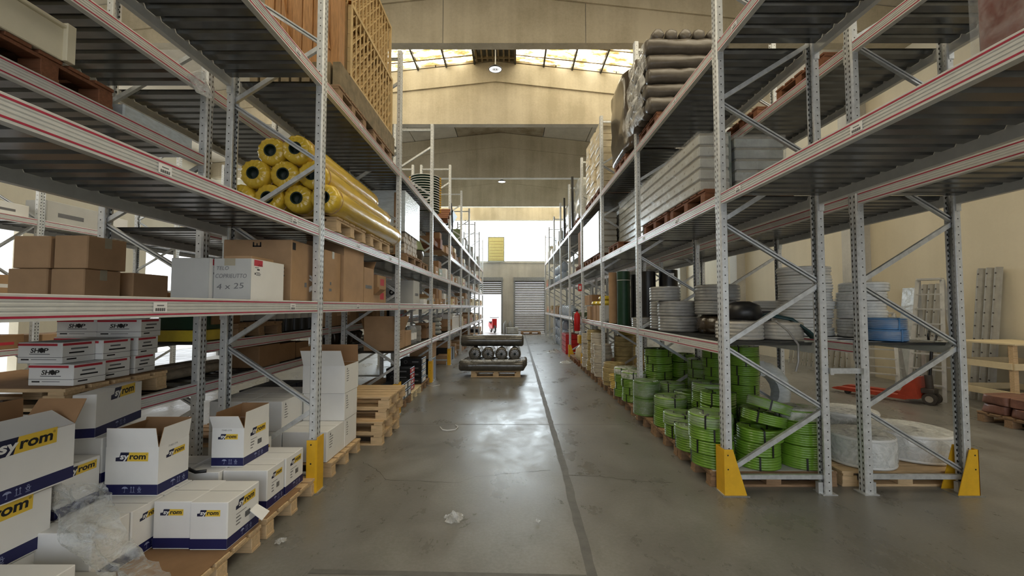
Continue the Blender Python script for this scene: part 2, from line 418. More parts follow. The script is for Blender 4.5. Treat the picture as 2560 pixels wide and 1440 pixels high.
for z in (WZ0 + 0.03, WZ1 - 0.03): fr.box(WX0, WX1, T0 + 0.04, T0 + 0.10, z - 0.03, z + 0.03, 'alu')
fr.obj('window_frame', win)
yb = MB(); yb.bbox(-1.50, -0.52, Y1 - 0.11, Y1 - 0.04, 4.60, 6.10, 0.01, 'yellow_board')
for k in range(7): yb.box(-1.44, -0.58, Y1 - 0.118, Y1 - 0.11, 4.70 + k * 0.19, 4.715 + k * 0.19, 'card')
byb = yb.obj('yellow_board'); tag(byb, 'pale yellow slatted board standing before the bright back window', 'board')
fb = MB()
for a, b, c, d in [(-1.54, -1.50, 4.56, 6.14), (-0.52, -0.48, 4.56, 6.14), (-1.54, -0.48, 6.10, 6.14), (-1.54, -0.48, 4.56, 4.60)]: fb.box(a, b, Y1 - 0.12, Y1 - 0.03, c, d, 'galv_dark')
fb.obj('frame', byb)
def shutter(n, x0, x1, z0, z1):
    poly = []; k = max(2, int((z1 - z0) / 0.11)); mbs = MB()
    for i in range(k):
        a = z0 + (z1 - z0) * i / k; b = z0 + (z1 - z0) * (i + 1) / k; m_ = (a + b) / 2
        mbs.prism([(Y1 + 0.10, a), (Y1 + 0.055, m_ - 0.02), (Y1 + 0.055, m_ + 0.02), (Y1 + 0.10, b - 0.012), (Y1 + 0.13, b - 0.012), (Y1 + 0.13, a)], 'x', x0, x1, 'shutter')
    o = struct(n, mbs)
    g = MB(); g.box(x0 - 0.10, x0, Y1 - 0.03, Y1 + 0.14, 0, 3.4, 'galv_dark'); g.obj('guide_rail', o)
    g = MB(); g.box(x1, x1 + 0.10, Y1 - 0.03, Y1 + 0.14, 0, 3.4, 'galv_dark'); g.obj('guide_rail', o)
    g = MB(); g.box(x0 - 0.1, x1 + 0.1, Y1 - 0.12, Y1, 3.32, 3.55, 'galv_dark'); g.obj('shutter_box', o)
shutter('door_1', DL[0], DL[1], 2.47, 3.35); shutter('door_2', DR[0], DR[1], 0, 3.35)

# side walls; the left one has a dock opening and an added light band, the front one an added gateway for daylight
mb = MB(); mb.box(XR, XR + 0.25, Y0, Y1 + 0.25, 0, 7.02, 'plaster'); mb.box(XR, XR + 0.25, Y0, Y1 + 0.25, 7.95, roof_z(XR), 'plaster'); mb.box(XR, XR + 0.25, 5.8, 11.5, 7.02, 7.95, 'plaster'); wr = struct('wall_right', mb)
wn = MB(); [wn.box(XR + 0.10, XR + 0.12, a, b, 7.02, 7.95, 'window_dim') for a, b in ((Y0, 5.8), (11.5, Y1))]; w9 = struct('window_9', wn); fr = MB()  # glowing bands added high on the wall to light the roof
for k in range(12): fr.box(XR + 0.06, XR + 0.10, -5.0 + k * 2.9, -4.94 + k * 2.9, 7.02, 7.95, 'alu')
fr.obj('window_frame', w9)
for i, y in enumerate((5.2, 10.6, 16.2, 21.6)):
    mb = MB(); mb.box(XR - 0.32, XR, y - 0.25, y + 0.25, 0, roof_z(XR) - 0.1, 'concrete_wall'); struct('trim_%d' % (2 + i), mb)
mb = MB(); A0, A1, B0, B1 = 8.9, 11.2, 15.0, 19.0
for a, b, c, d in [(Y0, A0, 0, 4.2), (A1, B0, 0, 4.2), (B1, Y1 + 0.25, 0, 4.2), (Y0, Y1 + 0.25, 4.2, 5.0), (Y0, Y1 + 0.25, 6.6, roof_z(XL))]: mb.box(XL - 0.25, XL, a, b, c, d, 'plaster')
struct('wall_left', mb)
wn = MB(); wn.box(XL - 0.14, XL - 0.12, Y0, Y1, 5.0, 6.6, 'window_dim'); w2 = struct('window_2', wn)  # glowing band added to brighten the hall evenly
fr = MB()
for k in range(12): fr.box(XL - 0.12, XL - 0.06, -5.0 + k * 2.9, -4.94 + k * 2.9, 5.0, 6.6, 'alu')
fr.obj('window_frame', w2)
mb = MB(); GX0, GX1, GZ = -4.5, 6.5, 5.0  # gateway behind the camera, added to let in light
mb.box(XL, GX0, Y0 - 0.25, Y0, 0, GZ, 'plaster'); mb.box(GX1, XR, Y0 - 0.25, Y0, 0, GZ, 'plaster')
mb.prism([(XL, GZ), (XR, GZ), (XR, roof_z(XR)), (RX, RZ), (XL, roof_z(XL))], 'y', Y0 - 0.25, Y0, 'plaster'); struct('wall_front', mb)

# roof: concrete slabs with a joint every 1.9 m, translucent sheets in one seen bay and two added ones
def slab(mbx, x0, x1, y0, y1, m, t=0.10, dz=0.0):
    mbx.add([(x0, y0, roof_z(x0) + dz), (x1, y0, roof_z(x1) + dz), (x1, y1, roof_z(x1) + dz), (x0, y1, roof_z(x0) + dz),
             (x0, y0, roof_z(x0) + dz + t), (x1, y0, roof_z(x1) + dz + t), (x1, y1, roof_z(x1) + dz + t), (x0, y1, roof_z(x0) + dz + t)],
            [(0, 3, 2, 1), (4, 5, 6, 7), (0, 1, 5, 4), (1, 2, 6, 5), (2, 3, 7, 6), (3, 0, 4, 7)], m)
SKY = [(1.2, 5.4), (9.25, 12.70), (23.6, 26.9)]  # first and last skylight bays are unseen, added to brighten the hall
SKX = [(-7.2, -1.15), (0.10, 6.2)]
mb = MB()
edges = [XL, -10.5, -8.4, -6.3, -4.2, -2.35, RX, 1.35, 3.2, 5.1, 7.0, XR]
for y0, y1 in [(Y0, 1.2), (5.4, 9.25), (12.70, 18.1), (18.1, 23.6), (26.9, Y1 + 0.2)]:
    for a, b in zip(edges, edges[1:]):
        ga = 0 if abs(a - RX) < .01 else 0.015; gb = 0 if abs(b - RX) < .01 else 0.015
        slab(mb, a + ga, b - gb, y0, y1, 'roof_stain' if (y0 == 12.70 and b in (RX, 1.35)) else 'concrete_roof')
    slab(mb, XL, RX, y0, y1, 'galv_dark', 0.05, 0.10); slab(mb, RX, XR, y0, y1, 'galv_dark', 0.05, 0.10)
for y0, y1 in SKY:
    for a, b in [(XL, SKX[0][0]), (SKX[1][1], XR)]: slab(mb, a, b, y0, y1, 'concrete_roof')
    slab(mb, SKX[0][1], RX, y0, y1, 'galv_dark', 0.06, 0.12); slab(mb, RX, SKX[1][0], y0, y1, 'galv_dark', 0.06, 0.12)
    for k in range(8):
        x = SKX[0][1] + 0.05 + k * 0.165
        mb.box(x, x + 0.05, y0, y1, roof_z(x) - 0.02, roof_z(x) + 0.12, 'stain_wood')
    for k in range(4): mb.box(SKX[0][1], SKX[1][0], y0 + 0.5 + k * 0.9, y0 + 0.56 + k * 0.9, roof_z(-1.1) + 0.0, roof_z(-1.1) + 0.06, 'stain_wood')
struct('ceiling', mb)
n = 3
for y0, y1 in SKY:
    for x0, x1 in SKX:
        mb = MB(); slab(mb, x0, x1, y0, y1, 'skylight_sheet', 0.03, 0.06); o = struct('window_%d' % n, mb); n += 1
        g = MB(); k = int((x1 - x0) / 1.0) + 1
        for i in range(k + 1):
            x = x0 + (x1 - x0) * i / k; g.box(x - 0.025, x + 0.025, y0, y1, roof_z(x) - 0.06, roof_z(x) + 0.05, 'lamp_black')
        g.obj('glazing_bar', o)
        g = MB()
        for i in range(5):
            y = y0 + (y1 - y0) * (i + 0.5) / 5
            slab(g, x0, x1, y - 0.012, y + 0.012, 'stain_wood', 0.025, 0.02)
        g.obj('purlin', o)

# double pitched concrete beams with a flat underside
def roof_beam(y, zb, t=0.24):
    m_ = MB(); top = lambda x: roof_z(x) - 0.02
    m_.prism([(XL, zb), (XR, zb), (XR, top(XR)), (RX, top(RX)), (XL, top(XL))], 'y', y, y + t, 'concrete_beam')
    d = 0.62
    for yy in (y - 0.045, y + t):
        m_.add([(x, yy + q, z) for q in (0, 0.045) for x, z in ((XL, top(XL) - d), (RX, top(RX) - d), (XR, top(XR) - d), (XR, top(XR)), (RX, top(RX)), (XL, top(XL)))],
               [(0, 1, 4, 5), (1, 2, 3, 4), (11, 10, 7, 6), (10, 9, 8, 7), (0, 6, 7, 1), (1, 7, 8, 2), (3, 9, 10, 4), (4, 10, 11, 5)], 'concrete_beam')
    for x in ((-1.52, 1.62) if y == 9.07 else ()): m_.box(x - 0.006, x + 0.006, y - 0.003, y, zb, top(x) - d, 'joint_fill')
    return struct('ceiling_beam', m_)
roof_beam(9.07, 7.48); roof_beam(12.76, 7.28); roof_beam(18.1, 7.25); roof_beam(23.4, 7.26); roof_beam(1.0, 7.2)

# high bay lamps under the ridge
def lamp(x, y, z, r, lens, label):
    t = thing('high_bay_lamp', label, 'ceiling lamp', (x, y, z))
    m_ = MB(); m_.lathe([(0.0, 0.10), (0.07, 0.10), (0.08, 0.06), (r * 0.7, 0.045), (r, 0.02), (r, 0.0), (r * 0.93, -0.01), (r * 0.93, 0.012), (0, 0.012)], 28, 'lamp_black'); m_.obj('lamp_shade', t, smooth=35)
    m_ = MB(); m_.lathe([(0, 0.008), (r * 0.9, 0.008), (r * 0.9, 0.004), (0, 0.002)], 28, lens); le = m_.obj('lens', t)
    m_ = MB()
    for k in range(12):
        a = 2 * PI * k / 12; m_.bar((0.02 * math.cos(a), 0.02 * math.sin(a), -0.002), (r * 0.5 * math.cos(a), r * 0.5 * math.sin(a), -0.002), 0.008, 0.006, 'lamp_black')
    m_.obj('grille', t)
    m_ = MB(); m_.cyl((0, 0, 0.09), (0, 0, roof_z(x) - z + (0.125 if y < 13 else 0.004)), 0.012, 'alu'); m_.obj('stem', t)
    m_ = MB(); H_ = roof_z(x) - z; m_.tube([(0.0, 0, H_ - 0.05), (-0.12, 0, H_ - 0.12), (-0.2, 0, H_ - 0.2), (-0.14, 0, H_ - 0.33), (-0.18, 0, H_ - 0.42)], 0.01, 'print_white', 6); m_.obj('cable', t)
lamp(RX + 0.045, 11.3, 8.16, 0.185, 'lamp_lens', 'round black high bay lamp hanging under the skylights')
lamp(RX, 20.6, 7.82, 0.19, 'lamp_lit', 'small lit high bay lamp hanging between the farther concrete beams')
# ------------------------------------------------------------------ pallet racks
PH = 5.88
def post_mesh():
    m_ = MB()
    m_.prism([(0, -0.036), (0, -0.006), (-0.006, -0.004), (-0.006, 0.004), (0, 0.006), (0, 0.036), (-0.012, 0.05), (-0.062, 0.05), (-0.068, 0.044), (-0.068, 0.024), (-0.060, 0.022), (-0.060, 0.042), (-0.022, 0.042), (-0.014, 0.03), (-0.014, -0.03), (-0.022, -0.042), (-0.060, -0.042), (-0.060, -0.022), (-0.068, -0.024), (-0.068, -0.044), (-0.062, -0.05), (-0.012, -0.05)], 'z', 0.008, PH, 'galv_post')
    return m_.mesh('post')
POST = post_mesh()
def plate_mesh():
    m_ = MB(); m_.box(-0.105, 0.03, -0.065, 0.065, 0, 0.008, 'galv'); m_.box(-0.112, -0.07, -0.02, 0.02, 0.0, 0.10, 'galv')
    return m_.mesh('foot_plate')
PLATE = plate_mesh()
def brace_mesh(L):
    m_ = MB(); m_.prism([(-0.016, -0.02), (0.016, -0.02), (0.016, -0.006), (0.012, -0.006), (0.012, -0.016), (-0.012, -0.016), (-0.012, 0.016), (0.012, 0.016), (0.012, 0.006), (0.016, 0.006), (0.016, 0.02), (-0.016, 0.02)], 'x', 0, L, 'galv')
    return m_.mesh('brace')
def beam_mesh(L, h=0.105):
    # face at x=0 (towards +x), top at z=0, along y
    m_ = MB(); g = 0.004; prof = [(0, -h), (0, -h + 0.022)]
    for k in range(3):
        z = -h + 0.034 + k * 0.018
        prof += [(0, z - 0.003), (-g, z), (-g, z + 0.004), (0, z + 0.007)]
    prof += [(0, -0.004), (-0.004, 0), (-0.045, 0), (-0.045, -h)]
    m_.prism(prof, 'y', -L / 2, L / 2, 'beam_paint')
    for z0, z1 in ((-0.021, -0.012), (-h + 0.012, -h + 0.0205)): m_.box(-0.001, 0.0012, -L / 2, L / 2, z0, z1, 'beam_red')
    for y in (-L / 2, L / 2): m_.box(-0.045, 0.0025, y - 0.004, y + 0.004, -0.17, 0.02, 'galv')
    return m_.mesh('beam')
def deck_mesh(W, L):
    # corrugated sheet, ribs along x, its top at z=0
    m_ = MB(); n = round(L / 0.138); p = L / n; top, bot = [], []
    for i in range(n):
        y = -L / 2 + i * p
        top += [(y, 0), (y + p * 0.18, 0), (y + p * 0.29, -0.028), (y + p * 0.89, -0.028)]
    top.append((L / 2, 0))
    poly = top + [(a, b - 0.003) for a, b in reversed(top)]
    k = len(top); vs = [(-W / 2, a, b) for a, b in poly] + [(W / 2, a, b) for a, b in poly]; N = len(poly); fs = []
    for i in range(k - 1):
        fs += [(i, i + 1, N + i + 1, N + i), (N - 1 - i, 2 * N - 1 - i, 2 * N - 2 - i, N - 2 - i)]
        fs += [(i, N - 1 - i, N - 2 - i, i + 1), (N + i, N + i + 1, 2 * N - 2 - i, 2 * N - 1 - i)]
    m_.add(vs, fs, 'deck_zinc'); return m_.mesh('deck')
def label_mesh():
    m_ = MB(); m_.box(0.0014, 0.0026, -0.042, 0.042, -0.078, -0.028, 'print_white')
    F = Face((0.0026, -0.042, -0.078), (0, 1, 0), (0, 0, 1))
    for k in range(14): m_.rect(F, 0.012 + k * 0.0044, 0.012 + k * 0.0044 + (0.0022 if k % 3 else 0.0034), 0.006, 0.022, 'ink', 0.0006)
    m_.rect(F, 0.02, 0.064, 0.032, 0.038, 'ink_soft', 0.0006); return m_.mesh('shelf_label')
LAB = label_mesh()

def rack(label, xa, dx, depth, yc, levels, labels=False, nbrace=9):
    """xa: the aisle side face; dx: the side on which the rack stands; yc: post centres; levels[i]: beam tops of bay i"""
    t = thing('pallet_rack', label, 'pallet rack', (xa, yc[0], 0), 0, 'pallet rack rows')
    fa = PI if dx > 0 else 0.0                      # post face +x turned to the aisle
    for i, y in enumerate(yc):
        f = bpy.data.objects.new('upright_frame', None); COL.objects.link(f); f.parent = t; f.location = (0, y - yc[0], 0); f.empty_display_size = 0.1
        inst('post', POST, f, (0, 0, 0), (0, 0, fa)); inst('post', POST, f, (dx * depth, 0, 0), (0, 0, fa + PI))
        inst('foot_plate', PLATE, f, (0, 0, 0), (0, 0, fa)); inst('foot_plate', PLATE, f, (dx * depth, 0, 0), (0, 0, fa + PI))
        a, b = 0.045, depth - 0.045; dz = 0.578
        L0 = b - a; hm = cached(('br', round(L0, 3)), lambda: brace_mesh(L0)); LD = math.hypot(L0, dz - 0.03); dm = cached(('bd', round(LD, 3)), lambda: brace_mesh(LD))
        for z in (0.145, PH - 0.12): inst('brace', hm, f, (dx * a, 0.0, z), (0, 0, 0 if dx > 0 else PI))
        for k in range(nbrace):
            z0 = 0.195 + k * dz; up = math.atan2(dz - 0.03, L0)
            s = (k % 2 == 0) == (dx < 0 or xa > 3)     # which side the zigzag starts from
            x0 = dx * (b if s else a); dr = -dx if s else dx
            o = inst('brace', dm, f, (x0, 0.0, z0)); o.rotation_euler = (0, -up, 0) if dr > 0 else (0, -up, PI)
    for i in range(len(yc) - 1):
        L = yc[i + 1] - yc[i] - 0.104; ym = (yc[i] + yc[i + 1]) / 2 - yc[0]
        bm = cached(('bm', round(L, 3)), lambda: beam_mesh(L)); W = depth - 0.112; dk = cached(('dk', round(W, 3), round(L, 3)), lambda: deck_mesh(W, L - 0.01))
        for z in levels[i]:
            f = inst('beam', bm, t, (dx * 0.008, ym, z), (0, 0, fa)); inst('beam', bm, t, (dx * (depth - 0.008), ym, z), (0, 0, fa + PI))
            inst('deck_panel', dk, t, (dx * depth / 2, ym, z - 0.001))
            if labels and i < 4:
                for yy in ((-0.42, 0.9) if dx < 0 else (-0.3, 0.95)): inst('shelf_label', LAB, f, (0, yy if dx < 0 else -yy, 0))
    return t
RY = [3.95 + 2.612 * k for k in range(-1, 9)]
LY = [4.00 + 2.800 * k for k in range(-1, 9)]
def ZL(z): return 1.7 + (z - 1.7) * 1.06
def zl(rows): return [[ZL(z) for z in r] for r in rows]
ZR = [1.362, 2.755, 4.20]
ra = rack('galvanized pallet rack row lining the right side of the aisle', 1.93, 1, 0.97, RY, [ZR[1:]] + [ZR] * 8, True)
rack('outer right pallet rack row standing nearer the cream side wall', 3.20, 1, 0.97, RY, [ZR[1:]] + [ZR] * 8)
rack('galvanized pallet rack row lining the left side of the aisle', -1.80, -1, 0.92, LY, zl([[1.745, 2.42, 3.775]] * 2 + [[1.015, 1.745, 2.42, 3.80]] * 2 + [[1.015, 1.745, 2.42, 3.10, 3.80]] * 5), True)
rack('pallet rack row standing directly behind the left aisle row', -2.90, -1, 1.00, LY, zl([[1.03, 1.745, 3.05, 3.70]] + [[1.02, 1.38, 2.42, 3.70]] * 8))
rack('far left pallet rack row seen through the gaps of the left rows', -7.60, -1, 0.98, LY[:7], [[1.05, 1.9, 3.1, 4.4]] * 6)
sp_ = MB(); sp_.bar((0.97, 0, 1.11), (1.27, 0, 1.11), 0.035, 0.05, 'galv'); sp_.box(0.955, 0.985, -0.055, -0.05, 1.08, 1.14, 'galv'); sp_.box(1.255, 1.285, -0.055, -0.05, 1.08, 1.14, 'galv')
for k in (1, 2): inst('row_spacer', sp_.mesh('row_spacer'), ra, (0, RY[k] - RY[0] - 0.03, 0)); inst('row_spacer', sp_.mesh('row_spacer'), ra, (0, RY[k] - RY[0] - 0.03, 3.4))

# yellow post guards bolted to the floor
def guard_mesh():
    # faces the aisle towards -x; flanks run back along +x and taper upwards
    m_ = MB(); h, w, t = 0.41, 0.155, 0.006
    m_.box(-t, 0, -w / 2, w / 2, 0, h, 'guard_yellow')
    for y in (-w / 2, w / 2 - t):
        m_.prism([(-t, 0), (0.195, 0), (0.075, h), (-t, h)], 'y', y, y + t, 'guard_yellow')
    for y in (-w / 2 - 0.001, w / 2 + 0.001):
        for x, z in ((0.028, 0.36), (0.028, 0.235)): m_.cyl((x, y - 0.0005, z), (x, y + 0.0005, z), 0.007, 'ink', 8)
    m_.box(-0.03, 0.21, -w / 2 - 0.02, w / 2 + 0.02, 0.0, 0.006, 'galv_dark'); return m_.mesh('post_guard')
GM = guard_mesh()
def guard_narrow():
    m_ = MB(); h, w, t = 0.50, 0.155, 0.006
    m_.box(-t, 0, -w / 2 + 0.012, w / 2 - 0.012, 0, h, 'guard_yellow')
    for y in (-1, 1):
        m_.prism([(-t, y * (w / 2 - 0.012)), (0, y * (w / 2 - 0.012)), (0.010, y * w / 2), (0.085, y * w / 2), (0.085, y * (w / 2 + 0.005)), (0.006, y * (w / 2 + 0.005))], 'z', 0, h - 0.02, 'guard_yellow')
        for z in (0.44, 0.27): m_.cyl((0.045, y * (w / 2 + 0.0045), z), (0.045, y * (w / 2 + 0.006), z), 0.008, 'ink', 8)
    m_.box(-0.03, 0.10, -w / 2 - 0.02, w / 2 + 0.02, 0.0, 0.006, 'galv_dark'); return m_.mesh('post_guard')
GN = guard_narrow()
for x, y, dx, lab in [(1.915, RY[1] + 0.005, 1, 'yellow tapered post guard at the near right end frame by the aisle'), (4.195, RY[1] + 0.005, -1, 'yellow tapered post guard at the outer foot of the right end frame'),
                      (1.91, RY[4], 1, 'yellow post guard beside the tan coils farther down the right side'), (1.91, RY[5], 1, 'farther yellow post guard on the right beside the red crates'),
                      (-1.785, LY[1], -1, 'yellow post guard beside the plain white cartons on the left'), (-1.785, LY[2], -1, 'yellow post guard at the left post behind the stacked empty pallets'),
                      (-1.785, LY[3], -1, 'yellow post guard beside the black cartons on the left'), (-1.785, LY[4], -1, 'farthest yellow post guard on the left side')]:
    g = inst('post_guard', GM if dx > 0 or x > 4 else GN, None, (x, y, 0), (0, 0, 0 if dx > 0 else PI)); tag(g, lab, 'post guard', 'yellow post guards')
# ------------------------------------------------------------------ pallets
def pallet_meshes(w, d, wood, boards=5):
    # w across x, d along y; boards of the top run along x; skids run along x
    top = MB(); bw = d / (boards + (boards - 1) * 0.28); g = bw * 0.28
    for k in range(boards):
        y = -d / 2 + k * (bw + g); top.bbox(-w / 2, w / 2, y, y + bw, 0.122, 0.144, 0.003, wood)
    cross = MB(); cross.bbox(-0.05, 0.05, -d / 2, d / 2, 0.100, 0.122, 0.003, wood)
    skid = MB(); skid.bbox(-w / 2, w / 2, -0.05, 0.05, 0, 0.022, 0.003, wood)
    blk = MB(); blk.bbox(-0.07, 0.07, -0.05, 0.05, 0.022, 0.100, 0.003, wood)
    return top.mesh('top_deck'), cross.mesh('cross_board'), skid.mesh('skid'), blk.mesh('block')
def pallet(label, x, y, z, w=1.2, d=0.8, wood='pale_wood', rot=0.0, group='wooden pallets', sheet=None, turn=False, boards=5):
    T, Cb, S, B = cached(('pal', w, d, wood, boards), lambda: pallet_meshes(w, d, wood, boards))
    t = thing('wooden_pallet', label, 'pallet', (x, y, z), rot + (PI / 2 if turn else 0), group)
    inst('top_deck', T, t)
    for q in (-1, 0, 1):
        inst('cross_board', Cb, t, (q * (w / 2 - 0.06), 0, 0)); inst('skid', S, t, (0, q * (d / 2 - 0.052), 0))
        for r_ in (-1, 0, 1): inst('block', B, t, (q * (w / 2 - 0.075), r_ * (d / 2 - 0.052), 0))
    return t
def sheet(label, x0, x1, y0, y1, z, m='card_dark', cat='cardboard sheet', group=None):
    b = MB(); b.box(x0, x1, y0, y1, z, z + 0.004, m); o = b.obj('cardboard_sheet'); return tag(o, label, cat, group)

# ------------------------------------------------------------------ cartons
def faces_of(w, d):
    return {'f': Face((-w / 2, -d / 2, 0), (1, 0, 0), (0, 0, 1)), 'r': Face((w / 2, -d / 2, 0), (0, 1, 0), (0, 0, 1)),
            'l': Face((-w / 2, d / 2, 0), (0, -1, 0), (0, 0, 1)), 'b': Face((w / 2, d / 2, 0), (-1, 0, 0), (0, 0, 1))}
def carton(label, x0, x1, y0, y1, z, h, m='card', inner=None, flaps=None, group=None, rot=0.0, name='carton', cat='carton', tape=None, base=None, side=None):
    """a closed box, or with flaps={'f':angle,...} (degrees above the outward horizontal) an open one"""
    w, d = x1 - x0, y1 - y0; inner = inner or 'card_in'
    t = thing(name, label, cat, ((x0 + x1) / 2, (y0 + y1) / 2, z), rot, group); t['w'] = w; t['d'] = d
    b = MB(); e = 0.004
    if flaps is None:
        b.bbox(-w / 2, w / 2, -d / 2, d / 2, 0.0005, h, min(0.006, w * 0.03), m)
        b.box(-w / 2 + 0.004, w / 2 - 0.004, -0.0015, 0.0015, h - 0.002, h + 0.0006, 'ink_soft')
    else:
        for (a, c, f_, g) in ((-w / 2, w / 2, -d / 2, -d / 2 + e), (-w / 2, w / 2, d / 2 - e, d / 2), (-w / 2, -w / 2 + e, -d / 2 + e, d / 2 - e), (w / 2 - e, w / 2, -d / 2 + e, d / 2 - e)): b.box(a, c, f_, g, 0.0005, h, m)
        b.box(-w / 2 + e, w / 2 - e, -d / 2 + e, d / 2 - e, 0.0005, 0.004, inner)
        q = e + 0.0006
        for (a, c, f_, g) in ((-w / 2 + e, w / 2 - e, -d / 2 + e, -d / 2 + q), (-w / 2 + e, w / 2 - e, d / 2 - q, d / 2 - e), (-w / 2 + e, -w / 2 + q, -d / 2 + q, d / 2 - q), (w / 2 - q, w / 2 - e, -d / 2 + q, d / 2 - q)): b.box(a, c, f_, g, 0.004, h - 0.002, inner)
    if base:                                        # coloured band round the foot
        z0, z1, bm = base
        for F, L in ((Face((-w / 2, -d / 2, 0), (1, 0, 0), (0, 0, 1)), w), (Face((w / 2, -d / 2, 0), (0, 1, 0), (0, 0, 1)), d), (Face((-w / 2, d / 2, 0), (0, -1, 0), (0, 0, 1)), d), (Face((w / 2, d / 2, 0), (-1, 0, 0), (0, 0, 1)), w)):
            b.rect(F, 0.0, L, z0, z1, bm, 0.0008)
    b.obj('body', t)
    for s, ang in (flaps or {}).items():
        F = faces_of(w, d)[s]; L = w if s in 'fb' else d; fl = 0.5 * min(w, d) - 0.004; a = math.radians(ang)
        fb_ = MB(); o = F.p(0, h, -e / 2); up = F.n * math.cos(a) + Vector((0, 0, 1)) * math.sin(a); nn = F.u.cross(up)
        i = 0.012; P = [o + F.u * 0.003, o + F.u * (L - 0.003), o + F.u * (L - i) + up * fl, o + F.u * i + up * fl]
        vs_ = [tuple(p + nn * q) for q in (-e / 2, e / 2) for p in P]
        # nn points to the inside of the flap when it stands up
        fb_.add(vs_, [(4, 5, 6, 7)], m); fb_.add(vs_, [(0, 3, 2, 1), (0, 1, 5, 4), (1, 2, 6, 5), (2, 3, 7, 6), (3, 0, 4, 7)], inner)
        fb_.obj('flap', t)
    if tape:
        tb = MB(); tb.box(-w / 2 - 0.0012, w / 2 + 0.0012, -0.025, 0.025, h, h + 0.0008, tape)
        for x in (-w / 2 - 0.0012, w / 2): tb.box(x, x + 0.0012, -0.025, 0.025, h - 0.07, h + 0.0008, tape)
        tb.obj('tape', t)
    return t

def logo(mb, F, a, b, H):
    """blue and yellow slanted word mark, H high, lower left corner at (a, b)"""
    P = lambda pts: [(a + x * H, b + y * H) for x, y in pts]
    mb.decal(F, P([(0, 0), (0.02, 0.42), (0.44, 0.47), (0.56, 1.0), (1.55, 1.0), (1.30, 0.0)]), 'logo_navy', 0.0012)
    mb.decal(F, P([(1.30, 0), (1.55, 1.0), (3.75, 1.0), (3.72, 0.0)]), 'logo_yellow', 0.0012)
    mb.text(F, 'sy', a + 0.52 * H, b + 0.25 * H, 0.92 * H, 'print_white', 0.0022, 0.12, 0.03, 0.98 * H)
    mb.text(F, 'rom', a + 1.60 * H, b + 0.25 * H, 0.92 * H, 'ink', 0.0022, 0.12, 0.03, 1.85 * H)
    mb.text(F, '®', a + 3.48 * H, b + 0.68 * H, 0.22 * H, 'ink', 0.0022)
def marks(mb, F, a, b, H, m='print_blue'):
    """umbrella, this-side-up arrows and stacking limit"""
    n = 8; c = a + 0.5 * H
    mb.decal(F, [(c - 0.5 * H, b + 0.58 * H)] + [(c - 0.5 * H * math.cos(PI * k / n), b + 0.58 * H + 0.38 * H * math.sin(PI * k / n)) for k in range(1, n)] + [(c + 0.5 * H, b + 0.58 * H), (c + 0.25 * H, b + 0.66 * H), (c, b + 0.58 * H), (c - 0.25 * H, b + 0.66 * H)], m)
    mb.rect(F, c - 0.03 * H, c + 0.03 * H, b + 0.08 * H, b + 0.6 * H, m); mb.rect(F, c - 0.18 * H, c + 0.03 * H, b, b + 0.08 * H, m)
    x = a + 1.55 * H
    for q in (0, 0.42 * H):
        mb.rect(F, x + q - 0.04 * H, x + q + 0.04 * H, b + 0.08 * H, b + 0.8 * H, m); mb.decal(F, [(x + q - 0.15 * H, b + 0.74 * H), (x + q + 0.15 * H, b + 0.74 * H), (x + q, b + 1.0 * H)], m)
    mb.rect(F, x - 0.2 * H, x + 0.62 * H, b, b + 0.06 * H, m)
    c = a + 2.9 * H
    for y, r in ((0.78, 0.17), (0.40, 0.24)):
        mb.add([tuple(F.p(c + rr * H * math.cos(2 * PI * k / 10), b + y * H + rr * H * math.sin(2 * PI * k / 10))) for rr in (r, r * 0.55) for k in range(10)], [(k, (k + 1) % 10, 10 + (k + 1) % 10, 10 + k) for k in range(10)], m)
    mb.rect(F, c - 0.36 * H, c + 0.36 * H, b + 0.52 * H, b + 0.6 * H, m); mb.rect(F, c - 0.3 * H, c + 0.3 * H, b, b + 0.08 * H, m)
def greek(mb, F, a, b, wd, rows, dy, m='ink_soft', hh=0.5):
    for k in range(rows): mb.rect(F, a, a + wd * R.uniform(0.55, 1.0), b - k * dy, b - k * dy + dy * hh, m)
def barcode(mb, F, a, b, wd, h, m='ink'):
    n = 12
    for k in range(n): mb.rect(F, a + wd * k / n, a + wd * (k + (0.5 if k % 3 else 0.75)) / n, b, b + h, m)
def art(t, name, fn):
    mb_ = MB(); fn(mb_, faces_of(t['w'], t['d'])); return mb_.obj(name, t)

SYG = 'white cartons with a navy foot band'
def syrom(label, x0, x1, y0, y1, z, h, flaps=None, front=True, right=True, rot=0.0, lab=True, code=False, lh=None):
    t = carton(label, x0, x1, y0, y1, z, h, 'white_card', 'card_in', flaps, SYG, rot, base=(0.008, 0.008 + 0.21 * h, 'navy'))
    w, d = x1 - x0, y1 - y0
    for on, k, L in ((front, 'f', w), (right, 'r', d)):
        if not on: continue
        H = lh or min(0.060, L * 0.165); lw = 3.75 * H
        art(t, 'printed_logo', lambda mb, F: logo(mb, F[k], (L - lw) * (0.5 if k == 'f' else 0.62), h * (0.76 if lh else 0.71), H))
        if k == 'r' or flaps: art(t, 'handling_marks', lambda mb, F: marks(mb, F[k], L * (0.33 if k == 'f' else 0.40), 0.03 * h + 0.014, 0.125 * h))
    if code: art(t, 'printed_code', lambda mb, F: mb.text(F[code], '73483-SYR', (w if code == 'f' else d) * 0.30, h * 0.925, 0.018, 'ink_soft', 0.0015))
    if lab and right:
        def fl(mb, F):
            greek(mb, F['r'], d * 0.25, h * 0.60, d * 0.42, 1, 0.008); greek(mb, F['r'], d * 0.25, h * 0.52, d * 0.16, 3, 0.022, 'ink_soft', 0.35); barcode(mb, F['r'], d * 0.53, h * 0.40, d * 0.17, h * 0.13)
        art(t, 'printed_text', fl)
    return t

